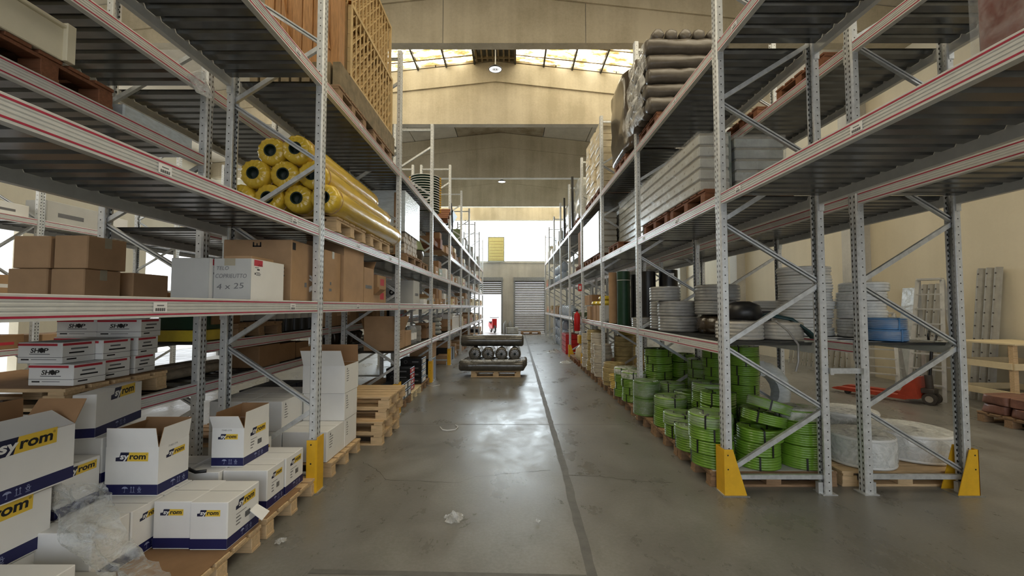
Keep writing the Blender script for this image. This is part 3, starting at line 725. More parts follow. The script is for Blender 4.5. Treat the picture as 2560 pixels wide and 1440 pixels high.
# ---- front left floor: pallets with navy banded cartons
P_X = -2.39
pallet('floor pallet with a brown sheet under the front left cartons', P_X, 2.70, 0, sheet=True)
sheet('brown cardboard sheet on the front left floor pallet', -2.98, -1.80, 2.31, 3.09, 0.1445)
pallet('floor pallet under the navy banded cartons beside the left yellow guard', P_X, 3.57, 0)
sheet('thin cardboard sheet on the pallet beside the left yellow guard', -2.98, -1.80, 3.18, 3.70, 0.1445)
pallet('floor pallet nearest the camera at the lower left corner', P_X, 1.84, 0)
pallet('floor pallet behind the front left one, under the tall rear cartons', -3.62, 2.25, 0)
pallet('floor pallet behind the rack gap under the banded carton stack', -3.62, 3.15, 0)
Z0 = 0.150; Hc = 0.298; Z1 = Z0 + Hc + 0.002; Z2 = Z1 + Hc + 0.002
syrom('closed white navy-banded carton at the aisle corner of the front left pallet', -2.055, -1.815, 2.766, 3.106, Z0, Hc)
syrom('closed white navy-banded carton between the corner carton and the film', -2.300, -2.060, 2.778, 3.118, Z0, Hc, right=False)
syrom('white navy-banded carton half behind the clear film, showing its long side', -2.665, -2.315, 2.64, 2.877, Z0, Hc, front=False, lab=False)
syrom('white navy-banded carton mostly hidden behind the front of the clear film', -2.665, -2.320, 2.395, 2.635, Z0, Hc, right=False, front=False)
carton('plain grey-topped white carton behind the closed banded pair on the front pallet', -2.655, -2.31, 2.885, 3.125, Z0, Hc, 'white_card', group='plain white cartons')
syrom('open white navy-banded carton standing on the closed ones of the front pallet', -2.69, -2.34, 2.853, 3.117, Z1, Hc + 0.02, {'f': 84, 'r': 80, 'l': 115, 'b': 75}, lab=False, code='r')
syrom('low white navy-banded carton at the bottom edge of the picture', -2.66, -2.20, 1.62, 2.20, Z0, 0.25, front=False, lab=False)
syrom('nearer closed navy-banded carton on the pallet beside the yellow guard', -2.205, -1.865, 3.291, 3.535, Z0, Hc, front=False)
syrom('closed navy-banded carton right next to the left yellow guard', -2.200, -1.858, 3.545, 3.835, Z0, Hc, front=False)
syrom('closed navy-banded carton under the small open carton', -2.455, -2.212, 3.26, 3.60, Z0, Hc, right=False, front=False)
syrom('open white navy-banded carton standing on the guard-side pallet', -2.345, -2.095, 3.362, 3.702, Z1, Hc, {'f': 62, 'r': 88, 'l': 100, 'b': 85}, code='f')
syrom('navy-banded carton peeping out behind the small open carton', -2.455, -2.212, 3.72, 3.96, Z0, Hc + 0.06, front=False, lab=False)
carton('plain grey-topped white carton beside the rear post on the guard-side pallet', -2.80, -2.50, 3.25, 3.62, Z0, Hc, 'white_card', group='plain white cartons')
carton('plain white carton under the rear banded stack by the left rack gap', -3.35, -2.985, 2.76, 3.34, Z0, Hc, 'white_card', group='plain white cartons')
# rear and near stacks
carton('plain grey carton at the foot of the rear banded stack, nearer', -3.08, -2.72, 2.57, 2.84, Z0, 0.27, 'white_card', group='plain white cartons')
carton('plain grey carton at the foot of the rear banded stack, farther', -3.08, -2.73, 2.86, 3.14, Z0, 0.372, 'white_card', group='plain white cartons')
syrom('nearer long navy-banded carton below the big rear one, logo half hidden', -3.08, -2.715, 2.57, 2.845, 0.422, 0.30, front=False, lab=False, lh=0.055)
syrom('farther long navy-banded carton below the big rear one, beside the open carton', -3.08, -2.725, 2.86, 3.15, 0.524, 0.30, front=False, lab=False, lh=0.05)
syrom('big navy-banded carton on top of the rear stack by the rack gap', -2.958, -2.828, 2.817, 3.347, 0.826, 0.290, rot=0.27, lab=False, front=False, lh=0.076)
carton('low plain carton under the leftmost navy-banded stack', -3.12, -2.63, 1.86, 2.45, Z0, 0.20, 'white_card', group='plain white cartons')
syrom('lower navy-banded carton of the leftmost stack', -3.12, -2.615, 1.88, 2.462, 0.358, 0.318, front=False, lab=False, lh=0.086)
t = syrom('upper navy-banded carton of the leftmost stack, taped open top', -2.895, -2.585, 1.96, 2.542, 0.690, 0.318, {'r': 148, 'b': 60, 'l': 92}, front=False, lab=False, lh=0.086)
carton('low plain white carton lying before the leftmost banded stack', -2.62, -2.16, 2.215, 2.385, Z0, 0.10, 'grey_card', group='plain white cartons')

# ---- plain white cartons past the guard
pallet('floor pallet under the tall plain white carton column', P_X, 4.69, 0)
PW = 'plain white cartons'
def pw(label, *a, **k):
    t = carton(label, *a, m='white_card', group=PW, **k)
    def fn(mb, F):
        L = t['d']; h = a[5]
        mb.decal(F['r'], [(L * .14, h * .83), (L * .20, h * .83), (L * .17, h * .93)], 'ink'); greek(mb, F['r'], L * .12, h * .76, L * .20, 5, 0.026, 'ink_soft', 0.3)
    art(t, 'printed_text', fn); return t
pw('bottom plain white carton at the near aisle corner of the column', -2.29, -1.842, 4.285, 4.725, Z0, Hc)
pw('bottom plain white carton at the far aisle corner of the column', -2.29, -1.842, 4.735, 5.085, Z0, Hc)
pw('middle plain white carton of the tall column by the aisle', -2.29, -1.835, 4.695, 5.075, Z1, Hc)
pw('top open plain white carton of the column with a brown raised flap', -2.29, -1.830, 4.680, 5.085, Z2, Hc, flaps={'f': 62, 'b': 88, 'l': 75})
k = 0
for xi, (xa, xb) in enumerate(((-2.66, -2.30), (-3.03, -2.67))):
    for yi, (ya, yb_) in enumerate(((4.29, 4.68), (4.69, 5.07))):
        for zi in (0, 1):
            z = (Z0, Z1)[zi]
            pw('%s plain white carton of the %s column behind the left post, %s row' % (('lower', 'upper')[zi], ('nearer', 'rear')[xi], ('front', 'back')[yi]), xa, xb, ya, yb_, z, Hc)
# ---- empty pallets and black cartons
for k in range(4): pallet('%s empty pallet of the stack between the white cartons and the black ones' % ('lowest', 'second lowest', 'second highest', 'topmost')[k], -2.17 + R.uniform(-.02, .02) + (0.06 if k == 3 else 0), 5.66 + R.uniform(-.01, .01) + (0.05 if k > 1 else 0), k * 0.1445, group='stacked empty pallets')
pallet('floor pallet with dark blue cartons behind the empty pallets', -3.45, 5.6, 0, wood='old_wood')
for i in range(3):
    for j in range(3):
        carton('dark blue carton behind the empty pallet stack, %s tier, %s from the front' % (('bottom', 'middle', 'top')[j], ORD[i]), -3.35, -2.90, 5.25 + i * 0.26, 5.49 + i * 0.26, 0.146 + j * 0.175, 0.172, 'dark_blue_card', group='dark blue cartons')
pallet('floor pallet under the black cartons beyond the left second post', -2.40, 7.27, 0, wood='old_wood')
def blackbox(label, x0, x1, y0, y1, z, h, red=False):
    t = carton(label, x0, x1, y0, y1, z, h, 'black_plastic', group='black cartons')
    def fn(mb, F):
        if red: mb.rect(F['r'], 0, t['d'], h * 0.15, h * 0.85, 'red_print'); mb.rect(F['r'], t['d'] * 0.3, t['d'] * .7, h * .3, h * .7, 'print_white', 0.003)
        else: mb.rect(F['r'], t['d'] * 0.2, t['d'] * 0.85, h * 0.2, h * 0.8, 'print_white')
    art(t, 'end_label', fn)
    def fn(mb, F):
        c = (t['w'] * 0.25, h * 0.5); rr = h * 0.3
        mb.add([tuple(F['f'].p(c[0] + r_ * math.cos(2 * PI * k / 14), c[1] + r_ * math.sin(2 * PI * k / 14))) for r_ in (rr, rr * 0.7) for k in range(14)], [(k, (k + 1) % 14, 14 + (k + 1) % 14, 14 + k) for k in range(14)], 'ink_soft')
    art(t, 'printed_ring', fn)
    def fn(mb, F):
        mb.rect(F['f'], t['w'] * 0.55, t['w'] * 0.85, h * 0.40, h * 0.60, 'ink_soft')
    art(t, 'printed_text', fn); return t
for i in range(3):
    for j in range(2): blackbox('black carton with a white end label just past the empty pallets, %s tier, %s' % (('lower', 'upper')[j], ('nearest', 'middle', 'farthest')[i]), -2.15, -1.80, 6.89 + i * 0.25, 7.13 + i * 0.25, 0.146 + j * 0.135, 0.132)
pallet('yellowish floor pallet under the black and red cartons', -2.40, 8.10, 0, wood='ply')
for j in range(4): blackbox('black and red carton on the yellowish pallet, %s of the stack' % ('bottom', 'second', 'third', 'top')[j], -2.30, -1.86, 7.80, 8.15, 0.146 + j * 0.105, 0.103, True)
pallet('floor pallet before the left third post', -2.40, 8.94, 0, wood='old_wood')
for j in range(4): blackbox('black carton stacked beside the left third post, %s of four' % ('bottom', 'second', 'third', 'top')[j], -2.25, -1.82, 8.60, 9.05, 0.146 + j * 0.125, 0.122)
carton('big brown open carton on the black crate past the left third post', -2.34, -1.84, 9.75, 10.35, 0.50, 0.26, 'card', flaps={'f': 25, 'r': 85, 'b': 80}, group='brown cartons')
carton('tall black wrapped crate under the brown open carton on the left', -2.34, -1.84, 9.77, 10.33, 0.0, 0.498, 'black_plastic', group='black cartons', name='crate', cat='crate')
LEFT_MARK = set(bpy.data.objects)
def rescale(mark):
    for o in list(bpy.data.objects):
        if o in mark or o.parent is not None: continue
        o.location = Vector((0, 0, EYE)) + (o.location - Vector((0, 0, EYE))) * 1.06; o.scale = (1.06, 1.06, 1.06)
# ------------------------------------------------------------------ left rack, first shelf above the boxes
S1 = 1.746
def redlab(mb, F, a, b, s):
    mb.rect(F, a, a + s, b, b + s * 1.15, 'print_white', 0.0012); mb.rect(F, a, a + s, b + s * 0.72, b + s * 1.15, 'red_print', 0.002)
    for k in range(5): mb.rect(F, a + s * (0.45 + 0.11 * k), a + s * (0.51 + 0.11 * k), b + s * (0.74 + 0.06 * (k % 2)), b + s * (0.80 + 0.06 * (k % 2)), 'ink', 0.0026)
    mb.rect(F, a + s * .35, a + s * .65, b + s * .42, b + s * .52, 'ink', 0.002); greek(mb, F, a + s * .1, b + s * .58, s * .7, 1, .01); greek(mb, F, a + s * .25, b + s * .24, s * .6, 3, s * .09); mb.rect(F, a + s * .08, a + s * .2, b + s * .1, b + s * .24, 'ink', 0.002)
def wcart(label, x0, x1, y0, y1, hand):
    t = carton(label, x0, x1, y0, y1, S1, 0.285, 'grey_card', group='white cartons on the left shelf', flaps=None)
    art(t, 'red_label', lambda mb, F: redlab(mb, F['r'], 0.03, 0.165, 0.10))
    def fm(mb, F):
        mb.rect(F['r'], 0.0, t['d'], 0.0, 0.284, 'white_card', 0.0004)
    art(t, 'white_face', fm)
    if hand:
        def fh(mb, F):
            mb.text(F['f'], 'TELO', 0.020, 0.205, 0.036, 'ink_soft', 0.0015, 0.15, 0.0, 0.085); mb.text(F['f'], 'COPRIEUTTO', 0.014, 0.150, 0.040, 'ink_soft', 0.0015, 0.15, 0.0, 0.215); mb.text(F['f'], '4 x 25', 0.025, 0.070, 0.055, 'ink_soft', 0.0015, 0.15, 0.0, 0.185, 0.05)
        art(t, 'handwriting', fh)
        art(t, 'tape', lambda mb, F: mb.rect(F['f'], 0.075, 0.150, 0.235, 0.285, 'tape_clear', 0.0012))
    return t
wcart('white carton with black handwriting on the left shelf', -2.055, -1.795, 2.91, 3.325, True)
wcart('plain-faced white carton left of the handwritten one', -2.325, -2.062, 2.88, 3.29, False)
t = carton('loose open-flapped white lid carton lying across the handwritten carton', -2.06, -1.86, 3.02, 3.30, S1 + 0.2865, 0.03, 'card', group='brown cartons')
t = carton('big brown carton lettered FRAGILE behind the left post', -2.36, -1.80, 3.45, 3.95, S1, 0.50, 'card', group='brown cartons')
def ff(mb, F):
    mb.text(F['f'], 'FRAGILE', 0.045, 0.20, 0.105, 'ink', 0.002, 0, 0.02, 0.46)
    for a, b in ((0.24, 0.44), (0.20, 0.02)): mb.rect(F['f'], a, a + 0.07, b, b + 0.012, 'ink'); mb.rect(F['f'], a, a + 0.012, b, b + 0.04, 'ink'); mb.rect(F['f'], a + 0.058, a + 0.07, b, b + 0.04, 'ink'); mb.rect(F['f'], a + 0.03, a + 0.04, b, b + 0.03, 'ink')
    for a in (0.01, 0.42): mb.rect(F['r'], a, a + 0.05, 0.42, 0.48, 'ink')
    mb.rect(F['r'], 0.22, 0.26, 0.12, 0.16, 'ink_soft')
art(t, 'lettering', ff)
def cmarks(mb, F):
    mb.rect(F['r'], 0.10, 0.16, 0.10, 0.125, 'ink_soft'); mb.rect(F['r'], 0.12, 0.15, 0.16, 0.19, 'ink_soft')
t = carton('tall brown carton just past the left post, tape across its top', -2.20, -1.76, 3.97, 4.34, S1, 0.49, 'card', group='brown cartons', tape='tape_clear'); art(t, 'printed_marks', cmarks)
t = carton('tall brown carton with a raised flap, second past the left post', -2.18, -1.74, 4.37, 4.96, S1, 0.48, 'card', flaps={'r': 90, 'f': 120, 'b': 70}, group='brown cartons')
t = carton('narrow brown carton with dark lettering, third past the left post', -2.18, -1.745, 4.99, 5.34, S1, 0.42, 'card', group='brown cartons', flaps={'f': 55, 'b': 40}); art(t, 'printed_marks', lambda mb, F: mb.rect(F['r'], 0.05, 0.28, 0.17, 0.21, 'ink_soft'))
t = carton('small brown open carton before the red-marked pair', -2.05, -1.76, 5.38, 5.62, S1, 0.10, 'card', flaps={'r': 40, 'b': 75}, group='brown cartons')
for j in range(2):
    t = carton('brown carton with a red print before the second left post, %s' % ('lower', 'upper')[j], -2.15, -1.80, 5.68, 6.05, S1 + j * 0.19, 0.187, 'card', group='brown cartons'); art(t, 'printed_marks', lambda mb, F: (mb.rect(F['r'], 0.10, 0.27, 0.05, 0.14, 'red_print')))
t = carton('grey appliance carton with a printed fan circle on the left shelf', -2.45, -1.80, 7.75, 8.25, S1, 0.43, 'grey_card', group='cartons on the left shelf')
def fan(mb, F):
    for r0, r1, m in ((0.155, 0.15, 'ink_soft'), (0.125, 0.03, 'galv_dark'), (0.05, 0.02, 'ink')):
        mb.add([tuple(F['f'].p(0.25 + r_ * math.cos(2 * PI * k / 24), 0.21 + r_ * math.sin(2 * PI * k / 24), 0.002 + (0.16 - r0) * 0.02)) for r_ in (r0, r1) for k in range(24)], [(k, (k + 1) % 24, 24 + (k + 1) % 24, 24 + k) for k in range(24)], m)
    mb.rect(F['r'], 0.12, 0.38, 0.15, 0.20, 'ink_soft'); mb.rect(F['f'], 0.05, 0.09, 0.02, 0.05, 'ink')
art(t, 'printed_fan', fan)
# brown cartons of the row behind, upper left
for i, (xa, xb, ya, yb_, z, h) in enumerate([(-3.28, -3.02, 2.75, 3.00, S1, 0.20), (-3.01, -2.79, 2.76, 3.02, S1, 0.20), (-3.24, -3.00, 2.74, 2.99, S1 + 0.202, 0.21), (-2.985, -2.765, 2.75, 3.03, S1 + 0.202, 0.215)]):
    carton('brown taped carton at the far left shelf stack, %s' % ('bottom left', 'bottom right', 'top left', 'top right')[i], xa, xb, ya, yb_, z, h, 'card', group='brown cartons at the far left', tape='tape_clear')
carton('single-height brown carton beside the far left carton stack', -3.05, -2.775, 3.10, 3.42, S1, 0.20, 'card', group='brown cartons at the far left')
pallet('wooden pallet on the row behind, below the rolls at the far left', -3.3, 4.6, 1.385, wood='old_wood')
carton('dark brown carton between the white cartons and the far left ones', -3.05, -2.78, 3.95, 4.35, 1.53, 0.36, 'card_dark', group='brown cartons at the far left')
b = MB(); b.cyl((-2.95, 3.46, S1 + 0.035), (-2.72, 3.50, S1 + 0.035), 0.033, 'door_wood', 14); b.cyl((-2.72, 3.50, S1 + 0.035), (-2.70, 3.503, S1 + 0.035), 0.026, 'ink', 12)
tag(b.obj('orange_tube', smooth=40), 'short orange cardboard tube lying before a dark brown carton', 'tube')

# red topped cartons on a pallet of the row behind
SH = 1.035
pallet('wooden pallet carrying the red-striped cartons behind the left row', -3.42, 3.10, SH, wood='pale_wood')
sheet('brown cardboard sheet under the red-striped cartons', -4.02, -2.84, 2.70, 3.50, SH + 0.1445)
def shop(label, x, y, z, w=0.31, d=0.215, rot=0.0):
    t = carton(label, x - w / 2, x + w / 2, y - d / 2, y + d / 2, z, 0.138, 'white_card', group='red-striped white cartons', rot=rot)
    def fn(mb, F):
        mb.rect(F[q], 0.004, L - 0.03, 0.116, 0.131, 'red_print'); mb.rect(F[q], 0.0, L, 0.040, 0.043, 'ink_soft')
    for q, L in (('f', w), ('r', d)): art(t, 'red_stripe', fn)
    def fl(mb, F):
        f = F['f']; mb.text(f, 'SH', w * 0.30, 0.072, 0.042, 'ink', 0.0015, 0.2, 0.02, 0.058); mb.text(f, 'P', w * 0.30 + 0.092, 0.072, 0.042, 'ink', 0.0015, 0.2, 0.02, 0.030)
        c = w * 0.30 + 0.078; mb.decal(f, [(c + 0.017 * math.cos(2 * PI * k / 12), 0.087 + 0.017 * math.sin(2 * PI * k / 12)) for k in range(12)], 'ink')
        mb.rect(f, w * .28, w * .74, 0.060, 0.065, 'ink_soft'); mb.rect(f, 0.03, 0.085, 0.022, 0.031, 'ink'); greek(mb, f, 0.10, 0.025, w * .6, 1, 0.008)
    def fr(mb, F):
        r = F['r']; greek(mb, r, d * .25, 0.088, d * .62, 1, 0.018, 'ink_soft', 0.6); greek(mb, r, d * .2, 0.062, d * .6, 1, 0.02, 'ink', 0.5); mb.rect(r, 0.03, 0.09, 0.022, 0.031, 'ink')
    art(t, 'lettering', fl); art(t, 'lettering', fr); return t
zt = SH + 0.150
for j in range(3): shop('red-striped SHOP carton at the right end of the pallet, %s tier' % ('bottom', 'middle', 'top')[j], -3.045 + 0.018 * j, 3.35, zt + j * 0.140, rot=0.10)
for j in range(3): shop('red-striped SHOP carton second from the right, %s tier' % ('bottom', 'middle', 'top')[j], -3.365 + 0.018 * j, 3.36, zt + j * 0.140, rot=0.02)
for j in range(2):
    shop('red-striped carton showing its end in the left part, nearer, %s tier' % ('bottom', 'upper')[j], -2.99 - 0.10 * j, 2.88 + 0.02 * j, zt + j * 0.140, rot=-0.05)
    shop('red-striped carton showing its end in the left part, farther, %s tier' % ('bottom', 'upper')[j], -3.03, 3.11, zt + j * 0.140, rot=-0.03)

# ------------------------------------------------------------------ left rack, second shelf: yellow rolls
S2 = 2.421
for i, y in enumerate((4.45, 5.42)): pallet('%s wooden pallet under the yellow wrapped rolls' % ('nearer', 'farther')[i], -2.18, y, S2, w=1.0, d=0.8)
def roll_mesh(L, r, hole, m, n=44, lump=0.012, seed=0):
    rr = random.Random(seed); b = MB(); rows = []
    st = [(-0.002, 0.45), (0.0, 0.62), (0.004, 0.80), (0.018, 0.94), (0.06, 1.0), (0.10, 0.965), (0.14, 1.0)] + [(0.14 + (L - 0.28) * k / 9, 1.0) for k in range(1, 10)] + [(L - 0.10, 0.965), (L - 0.06, 1.0), (L - 0.018, 0.94), (L - 0.004, 0.8), (L, 0.62), (L + 0.002, 0.45)]
    vs, fs = [], []
    for a, f in st:
        for k in range(n):
            th = 2 * PI * k / n; wob = 1 + ((0.008 * math.sin(k * 2.1) + 0.008 * math.sin(k * 1.3 + seed)) if f < 0.99 else 0) + lump * noise.noise(Vector((math.cos(th) * 2, math.sin(th) * 2, a * 5 + seed * 7))) / r * 0.5
            q = max(hole, r * f) if f == 0.45 else r * f * wob
            if f == 0.45: q = hole
            ax = 0.006 * math.sin(k * 2.1 + f * 6) * (1 if a < L / 2 else -1) if 0.5 < f < 0.99 else 0
            vs.append((q * math.cos(th), a - ax, q * math.sin(th)))
    for i in range(len(st) - 1):
        for k in range(n): j = (k + 1) % n; fs.append((i * n + k, (i + 1) * n + k, (i + 1) * n + j, i * n + j))
    b.add(vs, fs, m); return b.mesh('wrap', 60)
def core_mesh(L, hole):
    b = MB(); n = 18
    vs = [(q * math.cos(2 * PI * k / n), a, q * math.sin(2 * PI * k / n)) for a, q in ((-0.004, hole * 1.06), (-0.004, hole * 0.86), (0.12, hole * 0.86), (L - 0.12, hole * 0.86), (L + 0.004, hole * 0.86), (L + 0.004, hole * 1.06)) for k in range(n)]
    fs = [(i * n + k, i * n + (k + 1) % n, (i + 1) * n + (k + 1) % n, (i + 1) * n + k) for i in range(5) for k in range(n)]
    fs += [tuple(2 * n + k for k in range(n))]
    b.add(vs, fs, 'tube_dark'); return b.mesh('core', 40)
def roll(label, x, y, z, L=2.25, r=0.134, hole=0.056, m='yellow_film', group='yellow wrapped rolls', seed=0, rotz=0.0, name='wrapped_roll', cat='roll', band=True):
    t = thing(name, label, cat, (x, y, z), rotz, group)
    W = cached(('roll', L, r, hole, m, seed % 3), lambda: roll_mesh(L, r, hole, m, seed=seed % 3)); Cm = cached(('core', L, hole), lambda: core_mesh(L, hole))
    inst('wrap', W, t, rot=(0, R.uniform(0, 6), 0)); inst('core', Cm, t)
    if band:
        def bd():
            q = MB(); n = 24
            for a in (0.115, L - 0.115): q.tube([(r * 0.985 * math.cos(2 * PI * k / n), a, r * 0.985 * math.sin(2 * PI * k / n)) for k in range(n)], 0.005, 'card', 5, True)
            return q.mesh('tie')
        inst('tie', cached(('tie', L, r), bd), t)
    return t
zr = S2 + 0.145 + 0.132; g = 0.225
for i, x in enumerate((-2.505, -2.245, -1.985, -1.725)): roll('yellow wrapped roll in the bottom layer on the left shelf, %s from the left' % ORD[i], x, 3.86 + R.uniform(-.03, .03), zr, seed=i)
for i, x in enumerate((-2.375, -2.115, -1.855)): roll('yellow wrapped roll in the middle layer on the left shelf, %s from the left' % ORD[i], x, 3.86 + R.uniform(-.03, .03), zr + g, L=2.15, seed=i + 1)
for i, x in enumerate((-2.245, -1.985)): roll('yellow wrapped roll in the top layer on the left shelf, %s of two' % ('left', 'right')[i], x, 3.85 + R.uniform(-.03, .03), zr + 2 * g, L=2.05, seed=i + 2)

# bundle of poles with a film label, beyond the second left post
def bundle(label, x0, x1, y0, y1, z0, z1, wrapz, m='pole_wood', wm='white_wrap', side=1, r=0.05):
    t = thing('pole_bundle', label, 'bundle', ((x0 + x1) / 2, (y0 + y1) / 2, z0), 0, 'strapped bundles'); w, d = x1 - x0, y1 - y0
    b = MB(); ny = int(d / (2 * r)); nz = int((z1 - z0) / (1.78 * r))
    for j in range(nz):
        for i in range(ny - (j % 2)):
            b.cyl((-w / 2 + R.uniform(0, .015), -d / 2 + r + i * 2 * r + (j % 2) * r, r + j * 1.78 * r), (w / 2 - R.uniform(0, .015), -d / 2 + r + i * 2 * r + (j % 2) * r, r + j * 1.78 * r), r * 0.98, m, 8)
    b.obj('poles', t, smooth=40)
    q = MB(); zz = nz * 1.78 * r + 0.02; q.box(-w / 2 - 0.01, w / 2 + 0.012, -d / 2 - 0.006, d / 2 + 0.006, wrapz, zz + 0.03, wm); q.obj('film_wrap', t)
    q = MB(); 
    for x in (-w * .3, w * .3):
        q.box(x - 0.02, x + 0.02, -d / 2 - 0.012, -d / 2 - 0.006, 0, zz, 'card_dark')
    q.obj('strap', t); return t
pallet('dark pallet under the pole bundle on the left second shelf', -2.12, 7.42, S2, w=0.84, d=1.15, wood='old_wood')
bundle('strapped bundle of poles with a white film label beyond the second left post', -2.50, -1.76, 6.88, 7.95, S2 + 0.146, 3.60, 0.36)
# green bin under film
b = MB(); b.lathe([(0.0, 0.62), (0.10, 0.62), (0.19, 0.56), (0.30, 0.30), (0.33, 0.26), (0.33, 0.24), (0, 0.24)], 12, 'olive'); bn = b.obj('green_hopper', None, (-2.08, 8.45, S2 + 0.146), smooth=30); tag(bn, 'dark green conical hopper on film beside the pole bundle', 'hopper')
b = MB(); b.lathe([(0, 0.0), (0.27, 0.0), (0.32, 0.12), (0.30, 0.235), (0, 0.235)], 14, 'brown_film'); tag(b.obj('sack', None, (-2.08, 8.45, S2 + 0.146), smooth=50), 'film wrapped sack under the green hopper on the left shelf', 'sack')
pallet('pallet under the film wrapped sack on the left second shelf', -2.15, 8.43, S2, w=0.80, wood='old_wood')

# ------------------------------------------------------------------ left rack, top shelf: doors and lattice panels
S3 = 3.776
pallet('dark pallet under the stacked doors and lattice panels, near one', -2.2, 4.55, S3, w=0.95, d=0.8, wood='old_wood')
pallet('dark pallet under the stacked doors and lattice panels, far one', -2.2, 5.62, S3, w=0.95, d=0.8, wood='old_wood')
zb = S3 + 0.146
b = MB()
for k in range(9): b.bbox(-2.66 + k * 0.105, -2.58 + k * 0.105, 4.20, 6.18, zb, zb + 0.26, 0.004, 'stain_wood')
tag(b.obj('timber_layer'), 'layer of brown timber boards under the lattice panels on the top shelf', 'timber')
zb += 0.262
def door(label, x0, x1, y, z, h):
    t = thing('wooden_door', label, 'door', ((x0 + x1) / 2, y, z), 0, 'wooden doors on the top shelf'); w = x1 - x0
    b = MB()
    for a, c in ((-w / 2, -w / 2 + 0.10), (w / 2 - 0.10, w / 2)): b.bbox(a, c, -0.02, 0.02, 0, h, 0.004, 'door_wood')
    for a, c in ((0, 0.16), (h - 0.12, h)): b.bbox(-w / 2 + 0.10, w / 2 - 0.10, -0.02, 0.02, a, c, 0.004, 'door_wood')
    b.obj('door_frame', t)
    b = MB(); n = max(3, int((w - 0.2) / 0.085)); p = (w - 0.2) / n
    for k in range(n): b.bbox(-w / 2 + 0.10 + k * p + 0.002, -w / 2 + 0.10 + (k + 1) * p - 0.002, -0.004, 0.012, 0.16, h - 0.12, 0.003, 'door_wood')
    b.bar((-w / 2 + 0.10, -0.012, h - 0.14), (w / 2 - 0.10, -0.012, 0.17), 0.014, 0.07, 'door_wood', (0, 1, 0)); b.obj('board_panel', t)
for i in range(3): door('brown planked door standing upright on the top left shelf, %s' % ('front right', 'second right', 'third right')[i], -2.175, -1.785, 4.30 + i * 0.045, zb, 1.55)
for i in range(2): door('brown planked door leaning at the left of the top shelf stack, %s' % ('front', 'rear')[i], -2.60, -2.20, 4.34 + i * 0.045, zb, 1.50)
def lattice_mesh(L, h):
    b = MB()
    for a, c, z0, z1 in ((0, L, 0, 0.045), (0, L, h - 0.045, h), (0, 0.045, 0, h), (L - 0.045, L, 0, h)): b.box(-0.018, 0.018, a, c, z0, z1, 'lattice_wood')
    s = 0.125
    for k in range(int(L / s)): b.box(0.001, 0.012, k * s + 0.05, k * s + 0.072, 0.03, h - 0.03, 'lattice_wood')
    n = int((L + h) / (s * 1.25))
    for k in range(n):
        c = k * s * 1.25 - h + 0.06                         # slanting laths y = c + z
        z0, z1 = max(0.03, -c), min(h - 0.03, L - c)
        if z1 > z0 + 0.02: b.bar((-0.006, c + z0, z0), (-0.006, c + z1, z1), 0.010, 0.022, 'lattice_wood', (1, 0, 0))
    return b.mesh('lattice_panel')
LM = lattice_mesh(1.62, 0.86); LM2 = lattice_mesh(1.62, 0.86)
for i in range(7):
    o = inst('lattice_panel', LM, None, (-1.775 - i * 0.052, 4.52 if i else 4.50, zb)); tag(o, 'upright wooden lattice panel on the top left shelf, %s from the aisle' % ORD[i], 'lattice panel', 'wooden lattice panels')
for i in range(5):
    o = inst('lattice_panel', LM, None, (-1.83 - i * 0.052, 4.60, zb + 0.862)); tag(o, 'wooden lattice panel in the upper layer of the top left shelf, %s from the aisle' % ORD[i], 'lattice panel', 'wooden lattice panels')

# row behind, upper left: red brown pallet with a cream cabinet
pallet('red brown pallet on the row behind at the upper left', -3.25, 2.47, 3.051, w=1.0, d=0.8, wood='red_wood', turn=False)
pallet('second red brown pallet on the row behind at the upper left', -3.25, 1.62, 3.051, w=1.0, d=0.8, wood='red_wood')
t = thing('cabinet', 'cream metal cabinet lying on the red brown pallet at the upper left', 'cabinet', (-3.10, 2.0, 3.197))
b = MB(); b.bbox(-0.36, 0.36, -0.60, 0.55, 0, 0.20, 0.008, 'cream_paint'); b.obj('body', t)
b = MB(); b.bbox(-0.38, 0.38, -0.62, 0.57, 0.20, 0.22, 0.006, 'cream_paint'); b.obj('rim', t)
b = MB(); b.bbox(0.34, 0.385, 0.52, 0.575, 0.0, 0.235, 0.004, 'cream_paint'); b.obj('corner_post', t)
b = MB(); b.bbox(-0.42, 0.42, -0.33, 0.33, 0, 0.11, 0.01, 'white_wrap'); tag(b.obj('wrapped_pack', None, (-3.22, 3.33, 3.052)), 'low pale film wrapped pack on the row behind below the upper beams', 'pack')
b = MB(); b.tube([(-2.62, 3.52, 3.70), (-2.70, 3.55, 3.66), (-2.68, 3.6, 3.58), (-2.62, 3.62, 3.52)], [0.02, 0.07, 0.06, 0.015], 'thick_film', 8); tag(b.obj('film_scrap', smooth=60), 'torn film scrap hanging between the upper left beams', 'film scrap')

